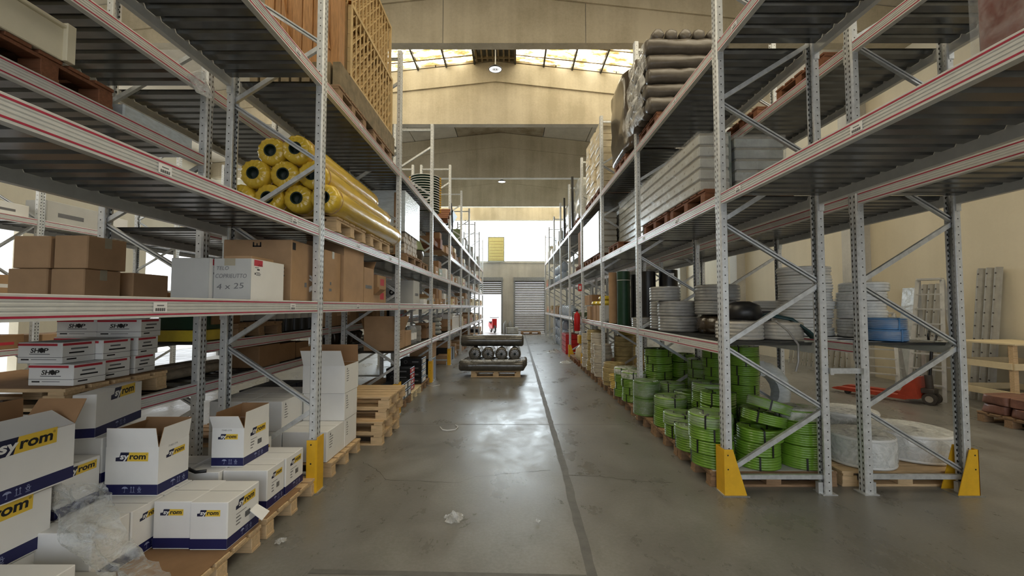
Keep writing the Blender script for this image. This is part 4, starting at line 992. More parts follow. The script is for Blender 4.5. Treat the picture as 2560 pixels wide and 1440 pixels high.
# small things on the row behind, seen between its two low beams
for i, (x, y, z, w, d, h) in enumerate([(-2.95, 4.9, 1.022, .34, .42, .24), (-2.98, 5.36, 1.022, .32, .38, .22), (-3.0, 5.8, 1.022, .3, .34, .20)]):
    carton('brown carton between the two low beams behind the left row, %s' % ('nearest', 'middle', 'farthest')[i], x - w / 2, x + w / 2, y - d / 2, y + d / 2, z, h, 'card_dark', group='brown cartons between the low beams')
b = MB()
for k in range(5): b.cyl((-3.5 + 0.09 * k, 3.84, 1.07 + 0.02 * (k % 2)), (-3.45 + 0.09 * k, 4.6, 1.07 + 0.02 * (k % 2)), 0.045, 'pole_wood', 10)
tag(b.obj('round_pole_bundle', smooth=40), 'round pale wooden poles lying behind the left row', 'poles')
for i in range(9):
    x = -2.98; y = 4.55 + i * 0.21
    b = MB(); b.lathe([(0, 0), (0.085, 0), (0.085, 0.42), (0.06, 0.43), (0, 0.43)], 14, 'black_plastic'); b.lathe([(0.086, 0.16), (0.0865, 0.34)], 14, 'grey_card')
    tag(b.obj('black_tube', None, (x, y, 1.382), smooth=40), 'upright black can behind the left row below its first shelf, %s from the left' % ORD[i], 'can', 'upright black cans')
b = MB(); b.bbox(-0.2, 0.2, -0.15, 0.15, 0, 0.10, 0.01, 'bag_yellow'); tag(b.obj('yellow_bag', None, (-3.0, 3.95, 1.385)), 'flat yellow bag lying by the rear left post', 'bag')
b = MB(); b.bbox(-0.2, 0.2, -0.13, 0.13, 0, 0.22, 0.01, 'dark_green'); tag(b.obj('green_crate', None, (-3.0, 3.97, 1.487)), 'dark green crate on the flat yellow bag behind the left row', 'crate')
b = MB()
for k in range(8):
    a = 2 * PI * k / 8; b.tube([(0.26 * math.cos(a), 0.26 * math.sin(a), 0.02), (0.30 * math.cos(a), 0.30 * math.sin(a), 0.13), (0.14 * math.cos(a), 0.14 * math.sin(a), 0.25)], [0.10, 0.13, 0.08], 'brown_film', 8)
tag(b.obj('wrapped_heap', None, (-3.16, 7.83, 1.04), smooth=60), 'brown film wrapped heap on the low shelf behind the plain white cartons', 'heap')

# low shelf beyond the second left post
S0 = 1.017
t = carton('open brown carton on the low left shelf, long flaps spread', -2.28, -1.80, 6.55, 7.15, S0, 0.30, 'card', flaps={'f': 80, 'r': 70, 'b': 60, 'l': 75}, group='brown cartons'); art(t, 'printed_marks', lambda mb, F: greek(mb, F['r'], 0.2, 0.22, 0.22, 4, 0.035, 'card_dark', 0.4))
t = carton('closed brown carton behind the open one on the low left shelf', -2.28, -1.80, 7.20, 7.60, S0, 0.26, 'card', group='brown cartons')
for i in range(2):
    b = MB(); b.lathe([(0, 0), (0.075, 0), (0.08, 0.02), (0.08, 0.26), (0.04, 0.31), (0.02, 0.33), (0.02, 0.36), (0, 0.36)], 14, 'clear_film'); b.lathe([(0.0805, 0.08), (0.0805, 0.2)], 14, 'print_white')
    tag(b.obj('clear_bottle', None, (-1.86, 7.75 + i * 0.19, S0), smooth=50), 'clear canister on the low left shelf, %s one' % ('near', 'far')[i], 'canister', 'clear canisters')
for i in range(3):
    b = MB(); b.lathe([(0.08, 0), (0.13, 0), (0.14, 0.05), (0.13, 0.10), (0.08, 0.10)], 18, 'grey_hose', loop=True)
    tag(b.obj('tape_coil', None, (-1.92, 8.35, S0 + i * 0.102), smooth=50), 'dark small coil stacked on the low left shelf, %s' % ('bottom', 'middle', 'top')[i], 'coil', 'small dark coils')
for i in range(4):
    b = MB(); b.lathe([(0, 0), (0.10, 0), (0.15, 0.03), (0.15, 0.075), (0.10, 0.1), (0, 0.1)], 16, 'grey_wrap')
    tag(b.obj('white_bag', None, (-1.90, 10.55, S0 + i * 0.102), smooth=60), 'wrapped grey bag at the far end of the low left shelf, %s from the bottom' % ORD[i], 'bag', 'film wrapped grey bags')
carton('small cream carton on the low left shelf before the grey bags', -2.2, -1.82, 9.65, 10.1, S0, 0.30, 'card', group='brown cartons')
carton('tilted open brown carton by the third left post', -2.15, -1.82, 9.05, 9.35, S0, 0.22, 'card_dark', flaps={'r': 50, 'f': 30}, group='brown cartons')
rescale(LEFT_MARK)
# ------------------------------------------------------------------ hose coils
def coil_mesh(r, ri, h, m, turns, n=36, seed=0, amp=0.0):
    rr = random.Random(seed); b = MB(); p = h / turns; q = p * 0.5; prof = []
    prof += [(ri, 0.0)]
    for k in range(turns):
        o = rr.uniform(-amp, amp)
        for a in (-72, -36, 0, 36, 72): prof.append((r - q + o + q * math.cos(math.radians(a)), k * p + q + q * math.sin(math.radians(a))))
    tk = max(2, int((r - ri) / p * 0.8)); w = (r - q - ri) / tk
    for k in range(tk):
        c = r - q - w * (k + 0.5)
        for a in (40, 90, 140): prof.append((c + w * 0.5 * math.cos(math.radians(a)), h - w * 0.25 + w * 0.32 * math.sin(math.radians(a)) - 0.006 * k))
    prof.append((ri, h - 0.01)); prof.append((ri - 0.004, h * 0.5))
    b.lathe(prof, n, m, loop=True); return b.mesh('hose', 55)
def coil(label, x, y, z, r=0.21, h=0.12, m='green_hose', ri=None, turns=5, group='green hose coils', tilt=0.0, az=0.0, straps=True, film=None, name='hose_coil', cat='coil', seed=0, amp=0.0, sm='strap_black'):
    ri = ri or r * 0.45
    me = cached(('coil', r, ri, h, m, turns, seed % 2, amp), lambda: coil_mesh(r, ri, h, m, turns, seed=seed % 2, amp=amp))
    t = thing(name, label, cat, (x, y, z), 0, group)
    t.rotation_mode = 'QUATERNION'
    t.rotation_quaternion = Euler((0, 0, az)).to_quaternion() @ Euler((0, tilt, 0)).to_quaternion() @ Euler((0, 0, R.uniform(0, 6))).to_quaternion()
    inst('hose', me, t)
    if straps:
        def sb():
            b = MB()
            for k in range(3):
                a = 2 * PI * k / 3; c, s = math.cos(a), math.sin(a); e = 0.004; w = 0.008
                M = Matrix.Rotation(a, 4, 'Z')
                b.box(r, r + e, -w, w, -e * 0, h + e, sm, M); b.box(ri - e, r + e, -w, w, h, h + e, sm, M); b.box(ri - e - 0.004, ri - 0.004, -w, w, 0, h + e, sm, M)
            return b.mesh('strap')
        inst('strap', cached(('cs', r, ri, h, sm), sb), t)
    if film:
        def fb_():
            b = MB(); b.lathe([(0.0, h + 0.012), (ri * 0.8, h + 0.014), (r * 0.8, h + 0.012), (r * 0.97, h - 0.003), (r * 1.02, h * 0.75), (r * 1.015, h * 0.2), (r * 0.97, 0.004)], 36, film); return b.mesh('film_wrap', 60)
        inst('film_wrap', cached(('cf', r, ri, h, film), fb_), t)
    return t
TIER = {1: ['only'], 2: ['lower', 'upper'], 3: ['bottom', 'middle', 'top'], 4: ['bottom', 'second', 'third', 'top']}
def tiers(n): return TIER.get(n) or ['bottom'] + [ORD[i] for i in range(1, n - 1)] + ['top']
def stack(what, where, x, y, z, n, r, h, lean=(0, 0), jit=0.012, tiltj=0.02, film_top=None, film_all=None, **k):
    for i in range(n):
        lab = ('%s %s' % (what, where)) if n == 1 else '%s %s %s' % (tiers(n)[i], what, where)
        coil(lab, x + lean[0] * i + R.uniform(-jit, jit), y + lean[1] * i + R.uniform(-jit, jit), z + i * (h + 0.002), r, h, tilt=R.uniform(-tiltj, tiltj) if i else 0, az=R.uniform(0, 6), film=film_all or (film_top if i == n - 1 else None), seed=i, **k)
for i, y in enumerate((4.47, 5.29, 6.10, 7.07)):
    pallet('right floor pallet under the green coils, %s from the end frame' % ORD[i], 2.47, y, 0, wood='old_wood', group='pallets under the green coils')
    if i in (0, 1): sheet('pale sheet on the %s right pallet under the green coils' % ORD[i], 1.90, 3.04, y - 0.39, y + 0.39, 0.1445, 'grey_card' if i == 0 else 'card')
GZ = 0.150; G = 'green hose coil'
stack(G, 'of the front stack left of the end post', 1.985, 4.285, GZ, 4, 0.205, 0.122, film_top='clear_film')
stack(G, 'of the low pair behind the front left stack', 2.005, 4.72, GZ, 2, 0.20, 0.125, film_top='clear_film')
stack(G, 'of the second low stack along the aisle', 2.045, 5.17, GZ, 2, 0.205, 0.137, film_top='clear_film')
stack(G, 'of the tall aisle stack in mid rack', 2.075, 5.62, GZ, 3, 0.205, 0.125, film_top='clear_film')
for i in range(2): coil('%s smooth wrapped green coil on the reddish pallet by the aisle' % ('lower', 'upper')[i], 1.955, 6.22, GZ + i * 0.24, 0.19, 0.237, 'green_smooth', turns=13, straps=False, film='clear_film', group='smooth green coils')
stack(G, 'of the first stack beyond the second post', 2.005, 7.05, GZ, 4, 0.195, 0.118, film_top='milky_film')
stack(G, 'of the farthest aisle stack before the tan coils', 1.985, 7.47, GZ, 4, 0.195, 0.12, film_top='milky_film')
stack(G, 'of the short stack behind the smooth green pair', 2.37, 6.33, GZ, 3, 0.185, 0.14, film_top='clear_film', turns=6)
stack(G, 'of the stack tucked in mid pallet', 2.435, 5.92, GZ, 3, 0.19, 0.125)
stack(G, 'of the central stack behind the tall aisle stack', 2.50, 5.47, GZ, 5, 0.20, 0.115, film_top='clear_film')
stack(G, 'of the inner stack left of the end post', 2.415, 5.03, GZ, 4, 0.195, 0.135)
stack(G, 'of the dark tall stack right behind the second post', 2.43, 7.12, GZ, 7, 0.225, 0.12, turns=4)
stack(G, 'of the rearmost dark tall stack', 2.86, 7.15, GZ, 6, 0.20, 0.125, turns=4)
stack(G, 'of the film covered rear stack', 2.79, 6.28, GZ, 6, 0.20, 0.128, film_all='clear_film', turns=6)
stack(G, 'of the tall rear stack left of the end post', 2.81, 5.84, GZ, 8, 0.19, 0.12)
stack(G, 'of the bright tall stack seen through the end frame', 2.90, 5.36, GZ, 9, 0.18, 0.115, jit=0.006)
stack(G, 'of the flat stack in the middle of the end frame', 2.79, 4.83, GZ, 4, 0.21, 0.10, film_top='clear_film')
stack(G, 'of the leaning front stack in the end frame', 2.415, 4.245, GZ, 3, 0.205, 0.122, lean=(0.012, 0))
coil('tilted green hose coil sliding off the leaning front stack, lower', 2.49, 4.26, GZ + 0.40, 0.20, 0.10, tilt=0.22, az=0.2)
coil('tilted green hose coil sliding off the leaning front stack, upper', 2.56, 4.29, GZ + 0.515, 0.20, 0.10, tilt=0.30, az=0.2, film='clear_film')
stack(G, 'of the right front stack inside the end frame', 2.855, 4.26, GZ, 5, 0.20, 0.108, film_top='milky_film')
# big white coils under the outer rack
pallet('floor pallet under the big white coils of the outer rack', 3.72, 4.48, 0, wood='pale_wood')
WG = 'big white film wrapped coils'
def bigcoil(label, x, y, z, r, h, ri, **k): return coil(label, x, y, z, r, h, 'white_hose', ri=ri, turns=7, straps=False, film='milky_film', group=WG, **k)
bigcoil('big white film wrapped coil between the two end frames', 3.50, 4.33, GZ, 0.285, 0.29, 0.14)
bigcoil('wide white film wrapped coil at the outer foot of the right end frame', 4.19, 4.56, GZ, 0.375, 0.27, 0.14)
bigcoil('wide white film wrapped coil behind the other two, farther back', 4.12, 5.30, 0.0, 0.33, 0.44, 0.15)
t = thing('white_coil', 'large milky white coil standing upright behind the green stacks', 'coil', (3.66, 6.27, 0.0)); t.rotation_euler = (-0.10, 0, 0.10)
b = MB(); n = 48; vs_, fs_ = [], []; pr = [(0.24, -0.09), (0.30, -0.105), (0.37, -0.105), (0.43, -0.08), (0.445, 0), (0.43, 0.08), (0.37, 0.105), (0.30, 0.105), (0.24, 0.09), (0.225, 0)]
for k in range(n):
    a = 2 * PI * k / n; q = 1 + (0.012 if k % 3 == 0 else -0.006)
    vs_ += [(rr * q * math.cos(a), y, 0.455 + rr * q * math.sin(a)) for rr, y in pr]
for k in range(n):
    for j in range(10): fs_.append((k * 10 + j, k * 10 + (j + 1) % 10, ((k + 1) % n) * 10 + (j + 1) % 10, ((k + 1) % n) * 10 + j))
b.add(vs_, fs_, 'white_wrap'); b.obj('coil_body', t, smooth=60)
b = MB(); b.box(-0.05, 0.03, -0.115, 0.115, 0.05, 0.24, 'white_wrap'); b.box(-0.05, 0.03, -0.115, 0.115, 0.68, 0.895, 'white_wrap'); b.obj('band', t)
# tan and straw coloured coils farther on
for i, y in enumerate((7.90, 8.72, 9.65, 10.48, 11.31)): pallet('right floor pallet under the tan coils, %s from the green ones' % ORD[i], 2.47, y, 0, wood='old_wood', group='pallets under the tan coils')
TG = 'tan and straw coils'
rows = [('straw coil on the pallet edge before the tan stack', 2.0, 8.10, 2, 0.16, 0.13, 'straw_hose'), ('tan coil of the bulging stack by the third post', 2.02, 8.48, 5, 0.215, 0.085, 'tan_hose'),
        ('tan coil of the low inner stack behind the second post', 2.48, 8.15, 4, 0.20, 0.10, 'tan_hose'), ('pale tan coil of the rear inner stack', 2.80, 8.62, 6, 0.21, 0.11, 'straw_hose'),
        ('beige coil of the thin stack just past the third post', 2.02, 9.50, 7, 0.20, 0.10, 'beige_hose'), ('tan coil of the inner stack past the third post', 2.50, 9.5, 8, 0.21, 0.11, 'tan_hose'),
        ('beige coil of the middle stack past the third post', 2.02, 9.90, 8, 0.19, 0.115, 'beige_hose'), ('straw coil of the high rear stack past the third post', 2.72, 10.05, 8, 0.20, 0.12, 'straw_hose'),
        ('tan coil of the last high stack before the fourth post', 2.03, 10.45, 8, 0.20, 0.12, 'tan_hose'), ('beige coil of the far stack before the fourth post', 2.02, 11.0, 7, 0.20, 0.12, 'beige_hose')]
for lab, x, y, n_, r_, h_, m_ in rows: stack(lab, '', x, y, GZ, n_, r_, h_, m=m_, group=TG, turns=4, jit=0.02, straps=False)

# ------------------------------------------------------------------ first right shelf
D1 = ZR[0] + 0.001; D2 = ZR[1] + 0.001; D3 = ZR[2] + 0.001
GG = 'grey film wrapped coils'
def gcoil(label, x, y, z, r, h, m='grey_hose', group=GG, turns=5, **k): return coil(label, x, y, z, r, h, m, ri=r * 0.5, turns=turns, straps=False, film='clear_film', group=group, cat='coil', **k)
for i in range(2): gcoil('%s big grey wrapped coil at the shelf edge in mid bay' % ('lower', 'upper')[i], 2.27, 5.80 + 0.03 * i, D1 + i * 0.205, 0.265, 0.203)
gcoil('smaller grey wrapped coil on top of the shelf edge stack', 2.12, 5.88, D1 + 0.412, 0.205, 0.19)
for i in range(2): gcoil('%s grey coil behind the shelf edge stack, near the second post' % ('lower', 'upper')[i], 2.26, 6.31, D1 + i * 0.205, 0.205, 0.203)
gcoil('single grey coil lying just past the second post on the shelf', 2.17, 6.98, D1, 0.20, 0.15)
gcoil('lower big grey coil of the rear shelf stack', 2.60, 5.42, D1 + 0.235, 0.25, 0.17); gcoil('upper big grey coil of the rear shelf stack', 2.63, 5.44, D1 + 0.407, 0.265, 0.20)
b = MB(); b.lathe([(0, 0), (0.22, 0), (0.27, 0.07), (0.25, 0.18), (0.18, 0.232), (0, 0.232)], 16, 'brown_film'); tag(b.obj('dark_sack', None, (2.62, 5.40, D1), smooth=60), 'dark brown sack under the rear grey coils on the right shelf', 'sack')
gcoil('flat grey coil lying low at the middle of the right shelf', 2.66, 4.98, D1, 0.17, 0.12)
gcoil('beige wrapped coil at the shelf end behind the end post', 2.36, 4.42, D1, 0.225, 0.185, 'beige_hose', 'beige shelf end coils'); gcoil('beige wrapped coil at the shelf end under the dark hoses', 2.80, 4.44, D1, 0.205, 0.175, 'beige_hose', 'beige shelf end coils')
b = MB(); b.lathe([(0, 0), (0.15, 0.0), (0.19, 0.06), (0.16, 0.16), (0.07, 0.2), (0, 0.2)], 14, 'black_plastic'); tag(b.obj('black_bag', None, (2.42, 4.46, D1 + 0.19), smooth=60), 'crumpled black plastic bag on the beige coil at the shelf end', 'bag')
b = MB(); b.bbox(-0.17, 0.17, -0.13, 0.13, 0, 0.16, 0.008, 'black_plastic'); tag(b.obj('black_tray', None, (2.76, 4.92, D1 + 0.125)), 'black tray box behind the beige coils on the right shelf', 'box')
t = thing('hose_bundle', 'bundle of dark teal hoses drooping over the beige coil', 'hose bundle', (2.80, 4.35, D1))
b = MB()
for k in range(10):
    o = k * 0.021; b.tube([(-0.30 + o * .3, 0.10 + o, 0.20 + .01 * (k % 3)), (-0.12 + o * .4, 0.02 + o, 0.235 + .012 * (k % 3)), (0.04 + o * .4, -0.05 + o * .9, 0.20 + .01 * (k % 2)), (0.15 + o * .2, -0.13 + o * .7, 0.09), (0.20 + o * .1, -0.17 + o * .6, 0.02)], 0.013, 'teal_hose', 7)
b.obj('hoses', t, smooth=60)
b = MB(); b.tube([(-0.10, -0.03, 0.255), (-0.06, 0.08, 0.285), (-0.03, 0.2, 0.265)], 0.005, 'grey_hose', 5); b.obj('tie', t)
b = MB(); b.tube([(2.62, 4.22, D1 + 0.19), (2.66, 4.10, D1 + 0.10), (2.68, 3.99, D1 - 0.02), (2.67, 3.98, D1 - 0.18), (2.65, 3.99, D1 - 0.27)], 0.010, 'grey_hose', 8); tag(b.obj('loose_hose', smooth=60), 'loose grey hose end hanging over the right shelf edge', 'hose')
# outer rack shelf
stack('white coil', 'of the tall leaning tower on the outer shelf', 3.50, 5.05, D1, 8, 0.27, 0.098, lean=(-0.006, 0.0), jit=0.02, m='white_hose', group='white coil towers', straps=False, turns=3, amp=0.006, ri=0.17)
stack('white coil', 'of the second tower on the outer shelf', 3.92, 4.76, D1, 6, 0.225, 0.098, jit=0.015, m='white_hose', group='white coil towers', straps=False, turns=3, film_all='clear_film', ri=0.14)
stack('white coil', 'of the short stack behind the towers', 3.55, 5.75, D1, 4, 0.25, 0.1, m='white_hose', group='white coil towers', straps=False, turns=3, ri=0.14)
for i in range(2): coil('%s blue hose coil at the end of the outer shelf' % ('lower', 'upper')[i], 3.735, 4.255, D1 + i * 0.112, 0.175 - 0.008 * i, 0.11, 'blue_hose', turns=6, film='clear_film', group='blue hose coils', sm='blue_hose')
for i in range(5):
    b = MB(); b.lathe([(0, 0), (0.13, 0), (0.145, 0.01), (0.145, 0.02), (0.12, 0.024), (0, 0.024)], 20, 'print_white'); tag(b.obj('white_disc', None, (2.90, 5.62, D1 + 0.22 + i * 0.0245), smooth=50), 'white disc stacked behind the dark sack on the shelf, %s from the bottom' % ORD[i], 'disc', 'stacked white discs')
b = MB(); b.bbox(-0.15, 0.15, -0.15, 0.15, 0, 0.218, 0.006, 'card_dark'); tag(b.obj('carton', None, (2.90, 5.62, D1)), 'dark carton under the stacked white discs on the right shelf', 'carton')
for i in range(4): carton('small brown carton on the outer shelf far behind, %s from the left' % ORD[i], 3.35 + 0.16 * i, 3.50 + 0.16 * i, 6.9, 7.2, D1, 0.28 + 0.03 * (i % 2), 'card' if i % 2 else 'white_card', group='small cartons on the outer shelf')

# upright rolls in the second bay
def uroll(label, x, y, z, r, h, m, hole=0.3, group='upright rolls on the right shelf', label_tag=False, tie=False):
    t = thing('upright_roll', label, 'roll', (x, y, z), R.uniform(0, 3), group)
    b = MB(); b.lathe([(r * hole, 0), (r, 0), (r, h), (r * 0.8, h + 0.006), (r * hole, h), (r * hole * 0.98, h - 0.2)], 26, m); b.obj('sheet_roll', t, smooth=40)
    if tie:
        q = MB(); q.lathe([(r + 0.001, h * tie), (r + 0.004, h * tie + 0.005), (r + 0.001, h * tie + 0.012)], 26, 'grey_card'); q.obj('tie', t)
    return t
uroll('pale brown paper covered roll standing at the second bay', 2.055, 8.62, D1, 0.085, 1.02, 'card'); uroll('dark green mesh roll with a pale tie standing at the shelf edge', 2.07, 7.86, D1, 0.118, 0.98, 'dark_green', tie=0.83)
uroll('black roll standing right of the dark green mesh roll', 2.34, 7.95, D1, 0.11, 0.93, 'black_plastic'); uroll('black roll seen just right of the second post', 2.33, 7.28, D1, 0.135, 0.93, 'black_plastic'); uroll('wide black roll with a small paper tag behind the grey coils', 2.66, 7.20, D1, 0.15, 0.95, 'black_plastic'); uroll('thin black roll between the paper roll and the green one', 2.27, 8.45, D1, 0.07, 0.95, 'black_plastic')
F_ = None
b = MB(); b.box(2.60, 2.70, 7.046, 7.05, D1 + 0.83, D1 + 0.89, 'print_white'); tag(b.obj('paper_tag'), 'small white paper tag on the wide black roll', 'tag')
# third bay shelf and posts
for i, (x0, x1, y0, y1, h, m) in enumerate([(1.98, 2.30, 9.30, 9.62, 0.36, 'white_card'), (1.98, 2.30, 9.66, 9.95, 0.36, 'card'), (1.98, 2.30, 10.05, 10.35, 0.36, 'card'), (1.99, 2.30, 10.40, 10.62, 0.34, 'card_dark'), (1.98, 2.32, 10.75, 11.2, 0.34, 'card')]):
    carton('carton at the third bay shelf edge, %s from the third post' % ORD[i], x0, x1, y0, y1, D1, h, m, group='cartons of the right third bay')
for i, (x, y, z) in enumerate([(2.14, 9.5, D1 + 0.362), (2.14, 9.95, D1 + 0.362), (2.14, 9.62, D1 + 0.47), (2.14, 10.45, D1 + 0.362)]):
    b = MB(); b.lathe([(0, 0), (0.14, 0.0), (0.18, 0.04), (0.16, 0.09), (0.08, 0.105), (0, 0.105)], 14, 'bag_yellow'); tag(b.obj('yellow_bag', None, (x, y, z), smooth=60), 'yellow bag on the third bay cartons, %s' % ('nearest', 'middle', 'topmost', 'farthest')[i], 'bag', 'yellow bags on cartons')
for i in range(3): carton('brown carton above the yellow bags in the third bay, %s' % ('nearest', 'middle', 'farthest')[i], 2.0, 2.35, 10.62 + i * 0.36, 10.95 + i * 0.36, D1 + 0.37, 0.26, 'card_dark' if i == 0 else 'card', group='cartons of the right third bay')
t = thing('fire_extinguisher', 'red fire extinguisher hung at the right fourth post', 'fire extinguisher', (1.80, RY[4] - 0.02, 1.02))
b = MB(); b.lathe([(0, 0), (0.07, 0), (0.085, 0.02), (0.085, 0.42), (0.07, 0.48), (0.025, 0.51), (0.025, 0.54), (0, 0.54)], 18, 'red_bright'); b.obj('cylinder', t, smooth=40)
b = MB(); b.bbox(-0.035, 0.035, -0.02, 0.02, 0.54, 0.59, 0.004, 'black_plastic'); b.box(-0.09, 0.03, -0.012, 0.012, 0.60, 0.615, 'black_plastic'); b.obj('valve', t)
b = MB(); b.tube([(-0.03, 0, 0.56), (-0.11, 0, 0.53), (-0.12, 0, 0.35), (-0.10, 0, 0.16)], 0.012, 'black_plastic', 7); b.obj('hose', t, smooth=60)
b = MB(); b.bbox(0.0851, 0.115, -0.03, 0.03, 0.2, 0.4, 0.003, 'galv'); b.obj('bracket', t)
b = MB(); b.bbox(1.83, 1.925, RY[4] - 0.09, RY[4] - 0.075, 2.12, 2.32, 0.002, 'red_bright'); F = Face((1.83, RY[4] - 0.09, 2.12), (1, 0, 0), (0, 0, 1)); b.rect(F, 0.025, 0.07, 0.05, 0.15, 'print_white')
tag(b.obj('red_sign'), 'small red fire sign with a white symbol on the right fourth post', 'sign')
b = MB(); b.bbox(-0.15, 0.15, -0.16, 0.16, 0, 0.24, 0.02, 'guard_yellow'); b.bbox(-0.10, 0.10, -0.11, 0.11, 0.24, 0.36, 0.04, 'blue_jug'); tag(b.obj('yellow_machine', None, (2.08, 12.45, 0.62), smooth=40), 'yellow and white machine housing past the right fourth post', 'machine')
b = MB(); b.lathe([(0, 0), (0.2, 0), (0.27, 0.12), (0.24, 0.32), (0.12, 0.44), (0, 0.45)], 16, 'sack_cream'); tag(b.obj('round_sack', None, (2.10, 12.4, 0.15), smooth=60), 'round tan sack under the yellow machine housing', 'sack')
pallet('floor pallet past the right fourth post', 2.47, 12.5, 0, wood='red_wood'); pallet('empty dark pallet section beside the scattered film', 2.47, 13.45, 0, wood='old_wood')
b = MB(); b.bbox(-0.2, 0.2, -0.2, 0.2, 0, 0.17, 0.01, 'olive'); tag(b.obj('basket', None, (1.98, 12.15, D1), smooth=30), 'pale green basket at the shelf edge by the fire extinguisher', 'basket')
for i in range(3):
    for j in range(4):
        b = MB(); b.bbox(-0.24, 0.24, -0.18, 0.18, 0, 0.165, 0.008, 'red_bright'); b.bbox(-0.20, 0.20, -0.14, 0.14, 0.166, 0.175, 0.004, 'red_paint')
        for q in (-0.12, 0.0, 0.12): b.box(-0.2405, -0.2385, q - 0.03, q + 0.03, 0.06, 0.10, 'ink')
        tag(b.obj('red_crate', None, (2.15, 15.35 + i * 0.40, j * 0.176)), 'red crate past the fifth right post, %s column, %s tier' % (('near', 'middle', 'far')[i], TIER[4][j]), 'crate', 'red crates')
def jug(label, x, y, z, group):
    me = cached('jug', lambda: (lambda q: (q.lathe([(0, 0), (0.13, 0), (0.15, 0.03), (0.15, 0.26), (0.11, 0.33), (0.05, 0.36), (0.05, 0.39), (0, 0.39)], 16, 'blue_jug'), q.mesh('jug', 50))[1])(MB()))
    return tag(inst('jug', me, None, (x, y, z)), label, 'jug', group)
for i in range(7):
    for j in range(3): jug('pale blue jug stack along the far right aisle edge, %s stack, %s jug' % (ORD[i], TIER[3][j]), 2.19, 17.2 + i * 0.62, j * 0.392, 'pale blue jugs')
for i in range(6): jug('pale jug on the far right first shelf, %s from the fifth post' % ORD[i], 2.12, 15.0 + i * 0.55, D1, 'pale shelf jugs')
for i in range(5):
    for j in range(2): jug('white round drum on the far right second shelf, %s from the sixth post, %s' % (ORD[i], TIER[2][j]), 2.15, 17.3 + i * 0.62, D2 + j * 0.392, 'white shelf drums')

# ------------------------------------------------------------------ second right shelf: beam packs on pallets
def beam_pack(label, x0, x1, y0, y1, z, rows, h, m='panel_beige', film='clear_film', group='beige panel packs', fside=True):
    t = thing('panel_pack', label, 'pack', ((x0 + x1) / 2, (y0 + y1) / 2, z), 0, group); w, d = x1 - x0, y1 - y0
    b = MB(); p = h / rows
    for k in range(rows):
        z0 = k * p
        b.bbox(-w / 2, w / 2, -d / 2, d / 2, z0 + 0.002, z0 + p * 0.80, 0.012, m)
        b.bbox(-w / 2 + 0.014, w / 2 - 0.014, -d / 2 + 0.006, d / 2 - 0.006, z0 + p * 0.78, z0 + p, 0.004, 'stone')
        for q in range(int(d / 0.24)):
            y = -d / 2 + 0.12 + q * 0.24 + (0.06 if k % 2 else 0); b.box(-w / 2 - 0.001, -w / 2 + 0.002, y, y + 0.022, z0 + p * 0.34, z0 + p * 0.50, 'stone')
    b.obj('panels', t)
    if film:
        q = MB(); q.box(-w / 2 - 0.012, w / 2 + 0.012, -d / 2 - 0.012, d / 2 + 0.012, 0.01, h + 0.012, film); q.obj('film_wrap', t)
    return t
for i, y in enumerate((4.75, 5.80)): pallet('%s pallet under the beige panel pack on the right second shelf' % ('near', 'far')[i], 2.42, y, D2, w=0.92, d=0.95, wood='red_wood')
beam_pack('film wrapped beige panel pack on the right second shelf by the aisle', 1.95, 2.27, 4.36, 6.38, D2 + 0.146, 5, 0.61)
beam_pack('grey film wrapped panel pack right behind the beige one', 2.36, 2.88, 4.42, 6.30, D2 + 0.146, 5, 0.60, 'grey_wrap', 'clear_film')
b = MB(); b.box(2.285, 2.335, 4.45, 6.3, D2 + 0.146, D2 + 0.80, 'dark_green'); tag(b.obj('green_board'), 'dark green board between the beige and the grey panel packs', 'board')
pallet('red pallet under the white wrapped pack on the right second shelf', 2.42, 9.85, D2, w=0.92, d=0.8, wood='red_wood'); pallet('second red pallet under the white wrapped pack on the right', 2.42, 10.95, D2, w=0.92, d=0.8, wood='red_wood')
t = beam_pack('tall white film wrapped pack on the right second shelf past the third post', 1.96, 2.36, 9.45, 11.5, D2 + 0.146, 7, 0.93, 'panel_beige', None)
q = MB(); q.bbox(-0.215, -0.19, -1.03, 1.03, 0.0, 0.95, 0.008, 'white_wrap'); q.obj('film_wrap', t)
beam_pack('grey panel pack beside the tall white wrapped one', 2.42, 2.86, 9.45, 11.4, D2 + 0.146, 8, 1.0, 'panel_beige', None)
beam_pack('grey striped panel pack between the second and third right posts', 2.30, 2.86, 7.4, 9.0, D2 + 0.146, 8, 1.0, 'grey_wrap', 'clear_film'); pallet('pallet under the grey striped panel pack', 2.42, 8.2, D2, w=0.92, wood='red_wood')
pallet('second pallet of the far second shelf on the right', 2.42, 12.6, D2, w=0.92, wood='red_wood')
for j in range(3): carton('brown carton column on the far right second shelf, %s' % TIER[3][j], 2.02, 2.6, 12.3, 12.9, D2 + 0.146 + j * 0.34, 0.338, 'card_dark', group='brown cartons on the far right')

